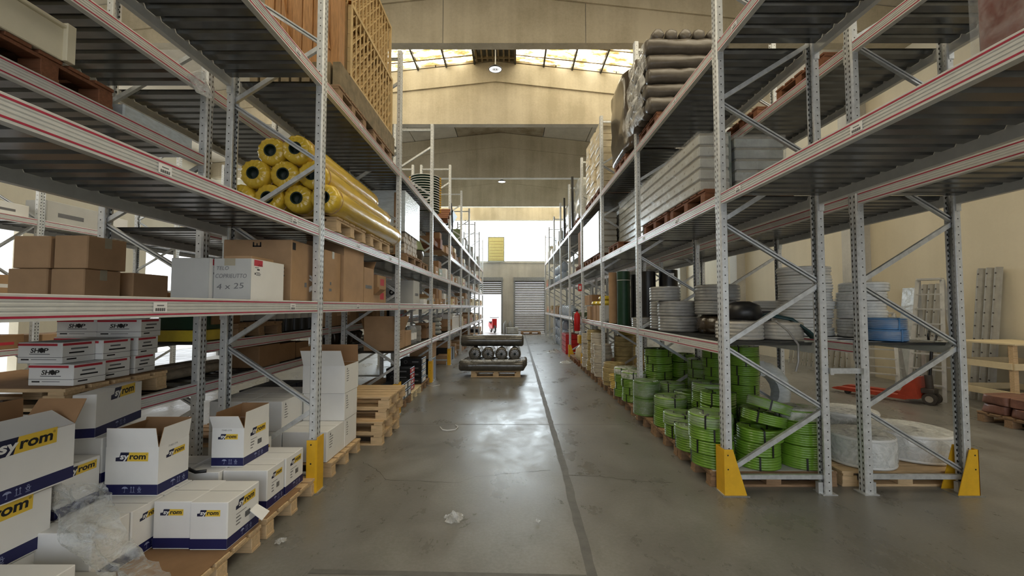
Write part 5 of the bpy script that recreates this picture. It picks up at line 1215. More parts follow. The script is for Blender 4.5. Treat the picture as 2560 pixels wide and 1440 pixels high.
# ------------------------------------------------------------------ top right shelf
for i, y in enumerate((6.05, 7.62)): pallet('%s dark red pallet under the wrapped loads of the top right shelf' % ('near', 'far')[i], 2.42, y, D3, w=0.92, d=0.8, wood='red_wood')
def blunt(L, r, m, seed, lump=0.24):
    rr = random.Random(seed); b = MB(); n = 16; vs, fs = [], []
    st = [(0, 0.25), (0.004, 0.75), (0.03, 0.96)] + [(0.05 + (L - 0.1) * k / 8, 1) for k in range(9)] + [(L - 0.03, 0.96), (L - 0.004, 0.75), (L, 0.25)]
    for a, f in st:
        for k in range(n):
            th = 2 * PI * k / n; w_ = 1 + lump * noise.noise(Vector((math.cos(th) * 1.6, math.sin(th) * 1.6, a * 6 + seed * 5)))
            vs.append((a - L / 2, r * f * w_ * math.cos(th), r * f * w_ * math.sin(th)))
    for i in range(len(st) - 1):
        for k in range(n): j = (k + 1) % n; fs.append((i * n + k, i * n + j, (i + 1) * n + j, (i + 1) * n + k))
    fs += [tuple(range(n - 1, -1, -1)), tuple(range((len(st) - 1) * n, len(st) * n))]
    b.add(vs, fs, m); return b.mesh('roll', 60)
BR = [blunt(1.14, 0.106, 'dim_roll', s) for s in range(3)]
zz = D3 + 0.146 + 0.108
for j in range(5):
    for i in range(4):
        o = inst('wrapped_roll', BR[(i + j) % 3], None, (2.42 + R.uniform(-.03, .03), 5.72 + i * 0.215 + 0.02 * (j % 2), zz + j * 0.203), (R.uniform(0, 6), 0, 0)); tag(o, 'dusty wrapped roll lying crosswise on the top right shelf, %s layer, %s' % (ORD[j], ('front', 'second', 'third', 'rear')[i]), 'roll', 'crosswise wrapped rolls')
B2 = [blunt(0.75, 0.085, 'dim_roll', 5 + s) for s in range(2)]
for i in range(5):
    o = inst('wrapped_roll', B2[i % 2], None, (2.02 + i * 0.19, 6.05, zz + 4 * 0.203 + 0.186), (0, 0, PI / 2)); o.rotation_euler = (R.uniform(-.03, .03), 0, PI / 2); tag(o, 'small film wrapped roll end-on atop the top right shelf heap, %s from the left' % ORD[i], 'roll', 'end-on wrapped rolls')
b = MB(); vs_, fs_ = [], []; N1, N2 = 14, 18                                # crinkled film down the aisle side of the roll heap
for i in range(N1 + 1):
    for j in range(N2 + 1):
        y = 5.66 + 0.86 * i / N1; z = D3 + 0.10 + 1.14 * j / N2; vs_.append((1.805 - 0.045 * abs(math.sin(j * PI / 3.6)) + 0.05 * noise.noise(Vector((y * 5, z * 7, 3))) + (0.08 * (j / N2) ** 2), y, z))
for i in range(N1):
    for j in range(N2): a = i * (N2 + 1) + j; fs_.append((a, a + 1, a + N2 + 2, a + N2 + 1))
b.add(vs_, fs_, 'thick_film'); tag(b.obj('film_sheet', smooth=70), 'crinkled clear film over the aisle side of the top right roll heap', 'film')
def lumpy(w, d, h, m, seed, amp=0.04, ny=9, nz=14, edge=0.10, ripple=0.0, rn=12):
    """a soft block standing on z=0, its rounded sides wrinkled"""
    b = MB(); n = 32; vs, fs = [], []
    st = [(0, 0.80), (0.02, 0.95)] + [(0.05 + 0.9 * k / nz, 1.0) for k in range(nz + 1)] + [(0.98, 0.93), (1.0, 0.75), (1.005, 0.3)]
    for q, f in st:
        for k in range(n):
            th = 2 * PI * k / n; c, s = math.cos(th), math.sin(th); e = 0.32
            x = (abs(c) ** e) * (1 if c > 0 else -1) * w / 2 * f; y = (abs(s) ** e) * (1 if s > 0 else -1) * d / 2 * f
            nn = amp * noise.noise(Vector((x * 5, y * 5, q * h * 4 + seed * 9))) + ripple * math.sin(q * rn * PI)
            L = math.hypot(x, y) or 1; vs.append((x + x / L * nn, y + y / L * nn, q * h))
    for i in range(len(st) - 1):
        for k in range(n): j = (k + 1) % n; fs.append((i * n + k, i * n + j, (i + 1) * n + j, (i + 1) * n + k))
    fs += [tuple(range(n - 1, -1, -1)), tuple(range((len(st) - 1) * n, len(st) * n))]
    b.add(vs, fs, m); return b
tag(lumpy(0.92, 1.25, 1.42, 'brown_film', 2, 0.05).obj('wrapped_pallet_load', None, (2.37, 7.62, D3 + 0.147), smooth=70), 'tall load wrapped in dark brown film on the top right shelf', 'wrapped load')
for i, y in enumerate((9.7, 10.8)): pallet('%s red pallet under the cream sacks on the top right shelf' % ('near', 'far')[i], 2.42, y, D3, w=0.92, d=0.9, wood='red_wood')
SK = [lumpy(0.44, 0.60, 0.155, 'sack_cream', s, 0.02, nz=3).mesh('sack', 70) for s in range(3)]
for j in range(10):
    for i in range(3):
        for q in range(2):
            o = inst('sack', SK[(i + j + q) % 3], None, (2.19 + 0.45 * q + R.uniform(-.02, .02), 9.62 + i * 0.63, D3 + 0.147 + j * 0.152), (0, 0, R.uniform(-.05, .05) + (PI if j % 2 else 0))); tag(o, 'cream sack on the top right shelf, layer %s from below, %s, %s column' % (ORD[j], ('near', 'middle', 'far')[i], ('aisle side', 'inner')[q]), 'sack', 'cream sacks')
pallet('pallet under the grey wrapped load on the far top right shelf', 2.42, 13.0, D3, w=0.92, wood='red_wood'); pallet('pallet under the second grey load on the far top right shelf', 2.42, 15.2, D3, w=0.92, wood='red_wood')
tag(lumpy(0.85, 0.95, 1.25, 'grey_wrap', 5, 0.06).obj('wrapped_pallet_load', None, (2.42, 13.0, D3 + 0.147), smooth=70), 'grey film wrapped load on the far top right shelf, nearer', 'wrapped load')
tag(lumpy(0.85, 1.5, 1.05, 'grey_wrap', 8, 0.06).obj('wrapped_pallet_load', None, (2.42, 15.3, D3 + 0.147), smooth=70), 'grey film wrapped load on the far top right shelf, farther', 'wrapped load')
for i, (x, y, h) in enumerate([(1.98, 13.75, 1.75), (1.98, 15.9, 1.6)]):
    b = MB(); b.bbox(-0.035, 0.035, -0.035, 0.035, 0, h, 0.006, 'black_plastic'); b.bbox(-0.1, 0.1, -0.1, 0.1, 0, 0.02, 0.004, 'black_plastic'); tag(b.obj('black_post', None, (x, y, D3)), 'thin black post standing on the top right shelf, %s' % ('nearer', 'farther')[i], 'post', 'thin black posts')
pallet('red pallet on the outer rack top beam level, far upper right', 3.7, 2.9, D3, w=0.92, wood='red_wood'); pallet('red pallet on the right row top level over the passage', 2.42, 1.95, D3, w=0.92, wood='red_wood')
b = MB(); b.bbox(-0.40, 0.40, -0.2, 0.2, 0, 0.5, 0.02, 'red_film'); tl = b.obj('red_load', None, (2.44, 1.62, D2)); tag(tl, 'dark red film wrapped load at the upper right corner', 'wrapped load')
q = MB(); q.box(-0.41, 0.41, -0.21, 0.21, 0.0, 0.51, 'clear_film'); q.obj('film_wrap', tl)
pallet('red pallet under the outer second shelf beams at the right', 3.7, 4.7, D3, w=0.92, wood='red_wood'); pallet('red pallet seen through the beams beyond the right end frame', 3.7, 5.9, D3, w=0.92, wood='red_wood'); pallet('red pallet in the deepest visible part of the outer top shelf', 3.7, 7.3, D3, w=0.92, wood='red_wood')
# ------------------------------------------------------------------ pallet of dark rolls standing in the aisle
pallet('wooden pallet of dark wrapped rolls standing in the aisle', -0.39, 10.68, 0, w=1.2, d=0.82, wood='pale_wood')
DR_ = [blunt(1.58, 0.128, 'dark_film', 20 + s, 0.08) for s in range(2)]
for i, y in enumerate((10.30, 10.56, 10.82, 11.05)):
    o = inst('dark_roll', DR_[i % 2], None, (-0.49 + 0.03 * i, y, 0.146 + 0.128), (R.uniform(0, 6), 0, 0)); tag(o, 'long dark wrapped roll in the bottom layer of the aisle pallet, %s from the camera' % ORD[i], 'roll', 'dark rolls on the aisle pallet')
for i, x in enumerate((-0.895, -0.575, -0.255, 0.065)): roll('dark wrapped roll end-on in the middle layer of the aisle pallet, %s from the left' % ORD[i], x, 10.22, 0.405 + 0.152, L=0.95, r=0.152, hole=0.03, m='dark_film', group='end-on dark rolls', seed=i, name='dark_roll', band=False)
o = inst('dark_roll', blunt(1.56, 0.142, 'dark_film', 31, 0.08), None, (-0.49, 10.62, 0.71 + 0.140), (0.4, 0, 0)); tag(o, 'single long dark roll lying on top of the aisle pallet', 'roll')
b = MB(); b.tube([(-1.2, 10.16, 0.42), (-0.6, 10.14, 0.40), (0.0, 10.15, 0.41), (0.32, 10.2, 0.43)], [0.02, 0.035, 0.03, 0.02], 'thick_film', 7); tag(b.obj('film_wisp', smooth=60), 'wisp of clear film between the dark roll layers', 'film')

# ------------------------------------------------------------------ by the right wall
def perf(label, x, y, h, lean, group):
    def mk():
        b = MB(); n = 8
        b.prism([(0.03, -0.068), (0.0, -0.05), (-0.022, -0.02), (-0.026, 0), (-0.022, 0.02), (0.0, 0.05), (0.03, 0.068), (0.045, 0.0)], 'z', 0, h, 'perf_grey')
        b.prism([(-0.026, 0), (-0.022, 0.02), (0.03, 0.068), (0.03, -0.068), (-0.022, -0.02)], 'z', h, h + 0.02, 'perf_grey')
        for k in range(int(h / 0.24)): b.cyl((-0.030, 0, 0.15 + k * 0.24), (-0.020, 0, 0.15 + k * 0.24), 0.014, 'rubber', 8)
        return b.mesh('perforated_post')
    o = inst('perforated_post', cached(('perf', h), mk), None, (x, y, 0), (0, lean, 0)); return tag(o, label, 'post', group)
for i in range(3): perf('tall perforated post leaning on the cream wall by the plywood, %s from the right' % ORD[i], 8.44, 7.58 + i * 0.142, 2.40, 0.11, 'tall perforated posts')
for i in range(3): perf('perforated post of the shorter group behind the blue coils, %s from the right' % ORD[i], 8.44, 8.66 + i * 0.142, 2.16, 0.12, 'shorter perforated posts')
for i in range(12): perf('perforated post of the row seen under the outer shelf, %s from the right' % ORD[i], 8.42, 10.75 + i * 0.20, 1.9, 0.13, 'row of perforated posts')
b = MB(); b.bbox(-0.012, 0.012, -0.20, 0.20, 0, 2.12, 0.004, 'grey_wrap'); b.box(-0.016, -0.012, -0.16, 0.16, 1.0, 1.06, 'alu'); o = b.obj('film_covered_board', None, (8.46, 9.24, 0), (0, 0.12, 0)); tag(o, 'glossy film covered panel leaning left of the shorter perforated posts', 'panel')
def ladder(label, x, y, h, w, n, rot):
    t = thing('step_ladder', label, 'ladder', (x, y, 0), rot, 'step ladders')
    for s, bx in ((-1, -0.42), (-1, 0.42)): pass
    for bx, nm in ((-0.40, 'front_frame'), (0.40, 'rear_frame')):
        b = MB()
        for s in (-1, 1): b.bar((bx, s * w / 2, 0.0), (0.02 if bx > 0 else -0.02, s * w * 0.34, h), 0.025, 0.06, 'alu', (0, 1, 0))
        k0 = n if bx < 0 else 3
        for k in range(k0):
            f = (k + 1) / (k0 + 1); b.box(bx * (1 - f) - 0.04, bx * (1 - f) + 0.04, -(w / 2 - f * w * 0.16), w / 2 - f * w * 0.16, h * f - 0.012, h * f + 0.012, 'alu')
        b.obj(nm, t)
    b = MB(); b.bbox(-0.10, 0.10, -w * 0.34, w * 0.34, h - 0.01, h + 0.03, 0.005, 'alu'); b.obj('top_step', t); return t
ladder('aluminium step ladder beside the tall perforated posts', 7.88, 7.98, 2.2, 0.50, 7, 0.5); ladder('lower step ladder standing left of the red pallet truck', 7.85, 9.05, 1.55, 0.62, 4, 0.7)
t = thing('pallet_truck', 'red hand pallet truck parked by the right wall', 'pallet truck', (7.28, 7.45, 0)); t.rotation_euler = (0, 0, math.radians(118))
for s in (-1, 1):
    b = MB(); b.prism([(0.25, 0.06), (1.30, 0.06), (1.40, 0.075), (1.36, 0.10), (1.28, 0.12), (0.25, 0.13)], 'y', s * 0.19 - 0.08, s * 0.19 + 0.08, 'red_paint'); b.obj('fork', t)
    b = MB(); b.cyl((1.15, s * 0.19 - 0.05, 0.042), (1.15, s * 0.19 + 0.05, 0.042), 0.04, 'rubber', 12); b.obj('fork_roller', t, smooth=40)
    b = MB(); b.cyl((-0.02, s * 0.09 - 0.035, 0.10), (-0.02, s * 0.09 + 0.035, 0.10), 0.10, 'rubber', 18); b.cyl((-0.02, s * 0.09 - 0.036, 0.10), (-0.02, s * 0.09 + 0.036, 0.10), 0.055, 'stone', 14); b.obj('wheel', t, smooth=40)
b = MB(); b.prism([(0.08, 0.10), (0.30, 0.06), (0.36, 0.13), (0.20, 0.44), (0.12, 0.46)], 'y', -0.26, 0.26, 'red_paint'); b.obj('chassis', t)
b = MB(); b.cyl((0.0, 0, 0.19), (0.02, 0, 0.50), 0.055, 'rubber', 12); b.bbox(-0.08, 0.10, -0.10, 0.10, 0.19, 0.27, 0.01, 'rubber'); b.obj('pump', t, smooth=40)
b = MB(); b.tube([(0.0, 0, 0.45), (-0.04, 0, 0.95), (-0.05, 0, 1.06)], 0.024, 'black_plastic', 8); b.tube([(-0.05, 0, 1.06), (-0.05, -0.14, 1.10), (-0.06, -0.18, 1.20), (-0.06, -0.15, 1.27), (-0.06, 0.15, 1.27), (-0.06, 0.18, 1.20), (-0.05, 0.14, 1.10), (-0.05, 0, 1.06)], 0.018, 'black_plastic', 7); b.obj('handle', t, smooth=60)
t = thing('plywood_crate', 'open timber crate with a plywood sheet on top at the right edge', 'crate', (8.12, 7.05, 0))
b = MB(); b.bbox(-0.45, 0.6, -0.55, 0.38, 1.10, 1.125, 0.003, 'ply'); b.obj('top_sheet', t)
for x in (-0.40, 0.52):
    for y in (-0.48, 0.32): b = MB(); b.bbox(x - 0.035, x + 0.035, y - 0.035, y + 0.035, 0, 1.10, 0.004, 'pale_wood'); b.obj('leg', t)
for z in (0.72, 0.28):
    b = MB()
    for y in (-0.52, 0.355): b.bbox(-0.44, 0.56, y - 0.012, y + 0.012, z, z + 0.10, 0.003, 'ply')
    for x in (-0.44, 0.56): b.bbox(x - 0.012, x + 0.012, -0.5, 0.34, z, z + 0.10, 0.003, 'ply')
    b.obj('rail', t)
pallet('floor pallet of reddish sacks at the lower right edge', 7.55, 6.02, 0, wood='old_wood')
SR = [lumpy(0.52, 0.36, 0.13, 'sack_red', 30 + s, 0.07, nz=4).mesh('sack', 70) for s in range(3)]
for j in range(2):
    for i in range(4): o = inst('sack', SR[(i + j) % 3], None, (7.24 + 0.56 * (i % 2) + R.uniform(-.02, .02), 5.84 + 0.38 * (i // 2), 0.147 + j * 0.135), (0, 0, R.uniform(-.15, .15))); tag(o, 'reddish sack on the right edge pallet, %s layer, %s' % (('lower', 'upper')[j], ('front left', 'front right', 'back left', 'back right')[i]), 'sack', 'reddish sacks')

# ------------------------------------------------------------------ top left shelf: rimmed discs, wheelbarrow, leaning pallet
MARK2 = set(bpy.data.objects)
p_ = pallet('red brown pallet tilted beside the nested tubs on the top left shelf', -2.0, 10.95, 3.985, w=0.75, d=0.7, wood='red_wood'); p_.rotation_euler = (0.55, 0, 0)
t = thing('wheelbarrow', 'black wheelbarrow standing on the top left shelf', 'wheelbarrow', (-1.96, 12.5, 3.802))
b = MB(); b.add([(-0.14, -0.2, 0.34), (0.14, -0.2, 0.34), (0.14, 0.25, 0.34), (-0.14, 0.25, 0.34), (-0.27, -0.38, 0.66), (0.27, -0.38, 0.66), (0.27, 0.48, 0.66), (-0.27, 0.48, 0.66)], [(0, 3, 2, 1), (0, 1, 5, 4), (1, 2, 6, 5), (2, 3, 7, 6), (3, 0, 4, 7)], 'dark_green'); b.obj('tub', t)
for s in (-1, 1):
    b = MB(); b.tube([(s * 0.05, 0.62, 0.20), (s * 0.17, 0.2, 0.32), (s * 0.25, -0.5, 0.62), (s * 0.26, -0.75, 0.78)], 0.017, 'black_plastic', 7); b.obj('handle', t, smooth=60)
    b = MB(); b.tube([(s * 0.19, -0.1, 0.4), (s * 0.22, -0.22, 0.012), (s * 0.22, -0.34, 0.012), (s * 0.24, -0.42, 0.55)], 0.015, 'black_plastic', 7); b.obj('leg', t, smooth=60)
b = MB(); b.lathe([(0.12, -0.035), (0.18, -0.035), (0.20, 0), (0.18, 0.035), (0.12, 0.035)], 20, 'rubber', Matrix.Translation((0, 0.62, 0.20)) @ Matrix.Rotation(PI / 2, 4, 'Y'), loop=True); b.cyl((-0.05, 0.62, 0.2), (0.05, 0.62, 0.2), 0.12, 'stone', 14); b.obj('wheel', t, smooth=40)

rescale(MARK2)
TU = MB(); TU.lathe([(0, 0.0), (0.20, 0.0), (0.24, 0.02), (0.33, 0.17), (0.365, 0.18), (0.32, 0.186), (0.225, 0.03), (0, 0.012)], 24, 'dark_green'); TU.lathe([(0.362, 0.174), (0.374, 0.174), (0.374, 0.19), (0.362, 0.19)], 24, 'alu', loop=True); TU = TU.mesh('tub', 40)
TH = MB(); TH.bbox(0.345, 0.405, -0.03, 0.03, 0.168, 0.202, 0.008, 'guard_yellow'); TH = TH.mesh('grip')
for i in range(15):
    t = thing('tub', 'dark green nested tub with yellow grips on the top left shelf, %s from below' % (ORD + ['fifteenth'])[i], 'tub', (-2.22, 10.72, ZL(3.8005) + i * 0.062), 0.15, 'nested tubs'); inst('tub_body', TU, t); inst('grip', TH, t); inst('grip', TH, t, rot=(0, 0, PI))
S0, S1, S2, S3 = ZL(1.016), ZL(1.7455), ZL(2.4205), ZL(3.801)
# ------------------------------------------------------------------ loads in the farther bays
BAY = {2: 'third', 3: 'fourth', 4: 'fifth', 5: 'sixth', 6: 'seventh', 7: 'eighth', 0: 'first', 1: 'second', -1: 'nearest'}
CC = [('brown', 'card'), ('dark brown', 'card_dark'), ('white', 'white_card'), ('grey', 'grey_card'), ('brown', 'card'), ('tan', 'ply')]
def fill(where, xf, dx, ya, yb, z, hmax, seed, group, dmax=0.6, kinds=None, gap=0.05, stackp=0.25, ds=(0.30, 0.60)):
    rr = random.Random(seed); y = ya + 0.08; n = 0; kinds = kinds or CC
    while y < yb - 0.25 and n < 11:
        d = rr.uniform(*ds); d = min(d, yb - 0.06 - y); w_ = rr.uniform(0.3, dmax); h = rr.uniform(0.35, 1) * hmax * 0.6
        cn, cm = kinds[rr.randrange(len(kinds))]; xi = xf + dx * rr.uniform(0.03, 0.10); x0, x1 = sorted((xi, xi + dx * w_))
        b = MB(); b.bbox(-(x1 - x0) / 2, (x1 - x0) / 2, -d / 2, d / 2, 0, h, 0.008, cm)
        if rr.random() < 0.35: b.box(-(x1 - x0) / 2 - 0.001, (x1 - x0) / 2 + 0.001, -d * 0.3, d * 0.2, h * 0.3, h * 0.5, ('red_print', 'ink_soft', 'print_white')[rr.randrange(3)])
        o = b.obj('carton', None, ((x0 + x1) / 2, y + d / 2, z)); tag(o, '%s carton on the %s, %s from near post' % (cn, where, ORD[n]), 'carton', group)
        if rr.random() < stackp and h < hmax * 0.55:
            h2 = rr.uniform(0.4, 0.8) * (hmax - h) ; b = MB(); b.bbox(-(x1 - x0) / 2.2, (x1 - x0) / 2.2, -d / 2.2, d / 2.2, 0, h2, 0.008, kinds[rr.randrange(len(kinds))][1])
            o = b.obj('carton', None, ((x0 + x1) / 2, y + d / 2, z + h + 0.001)); tag(o, 'upper carton on the %s, over its %s one' % (where, ORD[n]), 'carton', group)
        y += d + rr.uniform(0.01, gap); n += 1
def bays(YS, k): return YS[k + 1] + 0.06, YS[k + 2] - 0.06
for k in range(2, 8):
    ya, yb = bays(LY, k); B_ = BAY[k]; DS = (0.28, 0.55) if k < 4 else (0.5, 0.95) if k < 6 else (0.8, 1.25)
    if k == 2: ya = 9.75
    fill('left first shelf, %s bay' % B_, -1.80, -1, ya, yb, S1, 0.55, 100 + k, 'cartons of the far left first shelf', ds=DS)
    if k > 2:
        fill('left low shelf, %s bay' % B_, -1.80, -1, ya, yb, S0, 0.6, 140 + k, 'cartons of the far left low shelf', ds=DS)
        fill('left floor, %s bay' % B_, -1.82, -1, ya, yb, 0.0, 0.8, 150 + k, 'cartons of the far left floor', kinds=[('dark brown', 'card_dark'), ('brown', 'card'), ('black', 'black_plastic'), ('brown', 'card')], ds=DS)
    fill('left second shelf, %s bay' % B_, -1.80, -1, ya, yb, S2, 0.55, 110 + k, 'cartons of the far left second shelf', kinds=CC + [('dark green', 'olive'), ('grey', 'stone')], ds=DS)
    fill('left third shelf, %s bay' % B_, -1.80, -1, ya, yb, ZL(3.1005), 0.5, 120 + k, 'cartons of the far left third shelf', kinds=CC + [('grey', 'stone'), ('reddish', 'red_wood')], ds=DS)
    if k > 3: fill('left top shelf, %s bay' % B_, -1.80, -1, ya, yb, S3, 1.0, 130 + k, 'packs of the far left top shelf', kinds=[('grey', 'grey_wrap'), ('grey', 'stone'), ('dark green', 'olive')], gap=0.3, ds=DS)
    ra_, rb_ = bays(RY, k)
    if k > 4:
        fill('right first shelf, %s bay' % B_, 1.93, 1, ra_ + (1.3 if k == 5 else 0), rb_, D1, 0.6, 160 + k, 'cartons of the far right first shelf', ds=DS)
        fill('right second shelf, %s bay' % B_, 1.93, 1, ra_ + (9 if k in (5, 6) else 0), rb_, D2, 0.9, 170 + k, 'packs of the far right second shelf', kinds=[('white', 'white_wrap'), ('brown', 'card_dark'), ('grey', 'grey_wrap')], ds=DS)
        fill('right top shelf, %s bay' % B_, 1.93, 1, ra_ , rb_, D3, 1.0, 180 + k, 'packs of the far right top shelf', kinds=[('grey', 'grey_wrap'), ('white', 'white_wrap'), ('pale', 'sack_cream')], gap=0.3, ds=DS)
fill('left first shelf, second bay far end', -1.80, -1, 8.85, 9.5, S1, 0.5, 201, 'cartons of the left second bay')
# the inner rows: what can be glimpsed through the racks
for k in range(1, 3):
    ya, yb = bays(LY, k)
    if k >= 1: fill('middle level behind left row, %s bay' % BAY[k], -2.95, -1, ya, yb, ZL(1.3805), 0.7, 300 + k, 'cartons of the row behind', kinds=[('dark brown', 'card_dark'), ('brown', 'card'), ('black', 'black_plastic')])
    fill('upper level behind left row, %s bay' % BAY[k], -3.0, -1, ya, yb, S2, 0.6, 310 + k, 'cartons of the row behind, upper level', kinds=[('dark brown', 'card_dark'), ('grey', 'grey_card'), ('grey', 'stone')], ds=(0.4, 0.8))
for k in range(-1, 3):
    ya, yb = bays(LY, k)
    for zi, z in enumerate((0.0, 1.051, 1.901, 3.101)): fill('far left rack, %s level, %s bay' % (('floor', 'first', 'second', 'third')[zi], BAY[k]), -7.62, -1, ya, yb, z, 0.7, 330 + 10 * zi + k, 'cartons of the far left rack', kinds=CC, gap=0.25, ds=(0.5, 0.9), dmax=0.8)
for k in range(2, 4):
    ra_, rb_ = bays(RY, k); fill('outer right first shelf, %s bay' % BAY[k], 3.25, 1, ra_, rb_, D1, 0.5, 400 + k, 'cartons of the outer right rack', gap=0.5, ds=(0.4, 0.8))
b = MB(); b.bbox(-0.02, 0.02, -0.8, 0.8, 0, 0.03, 0.004, 'print_white'); b.bbox(-0.02, 0.02, -0.8, 0.8, 0.38, 0.41, 0.004, 'print_white')
for k in range(17): b.bbox(-0.012, 0.012, -0.79 + k * 0.0965, -0.74 + k * 0.0965, 0.03, 0.38, 0.003, 'print_white')
tag(b.obj('slatted_panel', None, (-1.85, 13.9, S0 + 0.001)), 'white slatted panel hooked on the low left shelf front, fourth bay', 'panel')

# ------------------------------------------------------------------ by the dock doors
t = thing('motor_scooter', 'small red scooter parked outside the open left dock door', 'scooter', (-1.25, 27.9, -0.02), 0.3)
for y in (-0.45, 0.45): b = MB(); b.lathe([(0.15, -0.05), (0.23, -0.05), (0.25, 0), (0.23, 0.05), (0.15, 0.05)], 18, 'rubber', Matrix.Translation((0, y, 0.25)) @ Matrix.Rotation(PI / 2, 4, 'Y'), loop=True); b.cyl((-0.04, y, 0.25), (0.04, y, 0.25), 0.15, 'alu', 12); b.obj('wheel', t, smooth=40)
b = MB(); b.prism([(-0.42, 0.32), (0.28, 0.24), (0.62, 0.42), (0.60, 0.66), (0.15, 0.62), (-0.20, 0.42), (-0.30, 0.92), (-0.42, 0.92)], 'x', -0.15, 0.15, 'red_bright'); b.obj('body', t)
b = MB(); b.bbox(-0.13, 0.13, 0.02, 0.62, 0.66, 0.74, 0.03, 'black_plastic'); b.obj('seat', t)
b = MB(); b.tube([(-0.30, -0.34, 1.0), (0, -0.38, 0.98), (0.30, -0.34, 1.0)], 0.018, 'black_plastic', 7); b.obj('handlebar', t, smooth=60)
tag(lumpy(0.75, 0.55, 0.42, 'grey_wrap', 44, 0.06).obj('film_heap', None, (0.02, 26.2, 0), smooth=70), 'heap of grey film on the floor between the dock doors', 'film heap')
pallet('flat pallet on the floor before the closed dock door', 1.15, 26.2, 0, wood='old_wood')
for i in range(2):
    b = MB(); b.lathe([(0, 0), (0.12, 0), (0.13, 0.6), (0.06, 0.72), (0.03, 0.8), (0, 0.8)], 14, 'galv_dark'); tag(b.obj('gas_bottle', None, (-0.42 + 0.3 * i, 26.75, 0), smooth=50), 'grey gas bottle by the pier between the dock doors, %s' % ('left', 'right')[i], 'gas bottle', 'grey gas bottles')

# ------------------------------------------------------------------ litter and films on the floor
def crumple(label, x, y, r, h, seed, m='thick_film', name='film_scrap', cat='film scrap'):
    b = MB(); n, k_ = 22, 7; vs, fs = [(0, 0, h)], []
    for j in range(1, k_):
        f = j / (k_ - 1)
        for i in range(n):
            a = 2 * PI * i / n; q = r * f * (1 + 0.45 * noise.noise(Vector((math.cos(a) * 2, math.sin(a) * 2, seed)))); vs.append((q * math.cos(a), q * math.sin(a), max(0.002, h * (1 - f) * (0.7 + 0.9 * noise.noise(Vector((q * 30 * math.cos(a), q * 30 * math.sin(a), seed + 5)))) + 0.012 * (1 + noise.noise(Vector((a * 3, f * 9, seed))))) - (0.0 if j < k_ - 1 else 0)))
    for i in range(n): fs.append((0, 1 + i, 1 + (i + 1) % n))
    for j in range(k_ - 2):
        for i in range(n): a, c = 1 + j * n + i, 1 + j * n + (i + 1) % n; fs.append((a, a + n, c + n, c))
    b.add(vs, fs, m); return tag(b.obj(name, None, (x, y, 0.0)), label, cat, 'film scraps on the floor')
p = at(1135, 1300, Z=0); crumple('crumpled clear film scrap on the aisle floor in the foreground', p.x, p.y, 0.075, 0.075, 1)
p = at(1344, 1306, Z=0); crumple('tiny film scrap on the aisle floor just left of the long joint', p.x, p.y, 0.022, 0.02, 2)
p = at(1385, 882, Z=0); crumple('scattered white film on the floor at the far right racks', p.x, p.y, 0.30, 0.16, 3)
p = at(1415, 908, Z=0); crumple('second patch of scattered white film before the tan coil pallets', p.x, p.y, 0.22, 0.10, 4)
p = at(680, 1356, Z=0); crumple('little film scrap beside the front left pallet foot', p.x + 0.06, p.y, 0.04, 0.02, 6)
def loop(label, pts, m='print_white'):
    b = MB(); b.tube([tuple(at(x, y, Z=0.012)) for x, y in pts], 0.006, m, 6); return tag(b.obj('strap_loop', smooth=60), label, 'strap', 'loose packing straps')
loop('pale loose strap loop on the aisle floor left of the joint', [(1138, 1062), (1145, 1068), (1138, 1074), (1118, 1076), (1106, 1074), (1100, 1067)]); loop('thin pale strap on the floor by the yellowish left pallet', [(1066, 955), (1068, 962), (1082, 966), (1100, 962)])
b = MB(); p = at(890, 1077, Z=0); b.lathe([(0, 0), (0.02, 0), (0.022, 0.008), (0.012, 0.014), (0, 0.014)], 10, 'print_white'); tag(b.obj('paper_scrap', None, (p.x + 0.08, p.y, 0)), 'tiny pale scrap on the floor beside the white carton pallet', 'scrap')
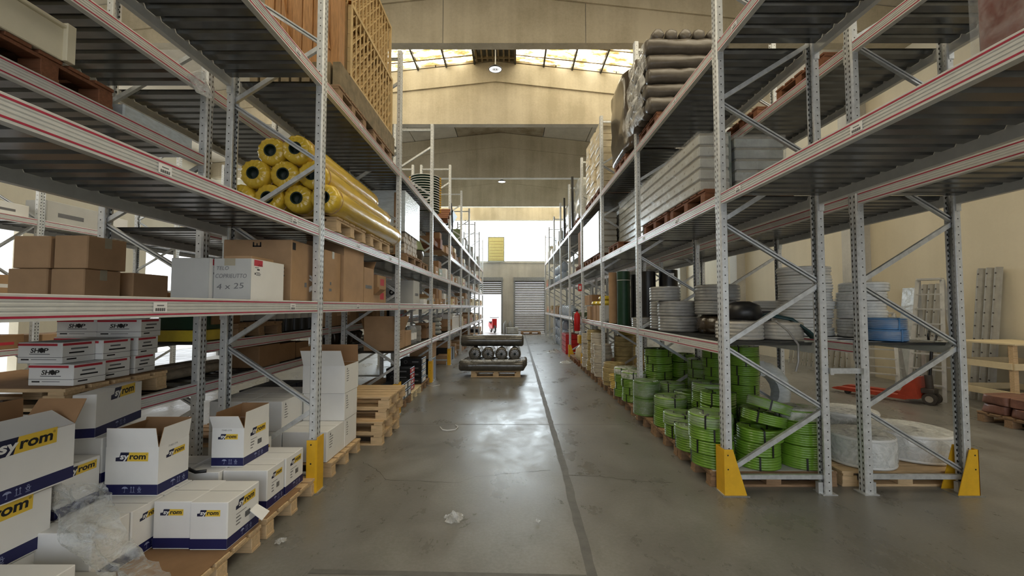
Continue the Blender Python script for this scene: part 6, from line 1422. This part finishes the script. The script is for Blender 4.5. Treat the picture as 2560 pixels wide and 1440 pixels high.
p = at(640, 1272, X=-1.785); b = MB(); b.add([(0.0, -0.03, 0.0), (0.0, 0.05, 0.012), (0.075, 0.08, -0.055), (0.075, -0.01, -0.075), (0.003, -0.03, 0.003), (0.003, 0.05, 0.015), (0.078, 0.08, -0.052), (0.078, -0.01, -0.072)], [(0, 3, 2, 1), (4, 5, 6, 7), (0, 1, 5, 4), (1, 2, 6, 5), (2, 3, 7, 6), (3, 0, 4, 7)], 'white_card'); tag(b.obj('carton_scrap', None, (-1.812, p.y, p.z)), 'loose white carton flap sticking out beside the corner carton of the front pallet', 'carton scrap')
# clear film hanging off the leftmost stack
rows = [((128, 1190), (258, 1206), 2.60), ((128, 1235), (275, 1232), 2.56), ((132, 1290), (300, 1285), 2.46), ((150, 1345), (325, 1345), 2.36), ((215, 1395), (375, 1392), 2.24), ((265, 1440), (425, 1440), 2.13), ((300, 1500), (470, 1490), 2.02)]
b = MB(); N1, N2 = 40, 26; vs_, fs_ = [], []
for i in range(N1 + 1):
    f = i / N1 * (len(rows) - 1); j = min(int(f), len(rows) - 2); f -= j
    A = at(*rows[j][0], Y=rows[j][2]).lerp(at(*rows[j + 1][0], Y=rows[j + 1][2]), f); B = at(*rows[j][1], Y=rows[j][2]).lerp(at(*rows[j + 1][1], Y=rows[j + 1][2]), f)
    for k in range(N2 + 1):
        u = k / N2; P = A.lerp(B, u); c = noise.noise(Vector((u * 4, i * 0.17, 1))) * 0.055 + noise.noise(Vector((u * 11, i * 0.5, 7))) * 0.024
        P += Vector((0.02 * noise.noise(Vector((u * 6, i * 0.3, 3))), -0.05 * math.sin(u * PI) + c, 0.03 * noise.noise(Vector((u * 5, i * 0.25, 9))))); P.z = max(P.z, 0.16); vs_.append(tuple(P))
for i in range(N1):
    for k in range(N2): a = i * (N2 + 1) + k; fs_.append((a, a + 1, a + N2 + 2, a + N2 + 1))
b.add(vs_, fs_, 'crumpled_film'); tag(b.obj('film_sheet', smooth=75), 'crumpled clear film hanging down beside the leftmost banded cartons', 'film')
b = MB()
p0 = at(560, 1160, Z=0.46); b.tube([(-2.47, 3.30, 0.462), (-2.42, 3.24, 0.475), (-2.36, 3.22, 0.465), (-2.30, 3.25, 0.462)], 0.012, 'black_plastic', 6); tag(b.obj('black_strap', smooth=60), 'crumpled black strap lying beside the small open carton', 'strap')
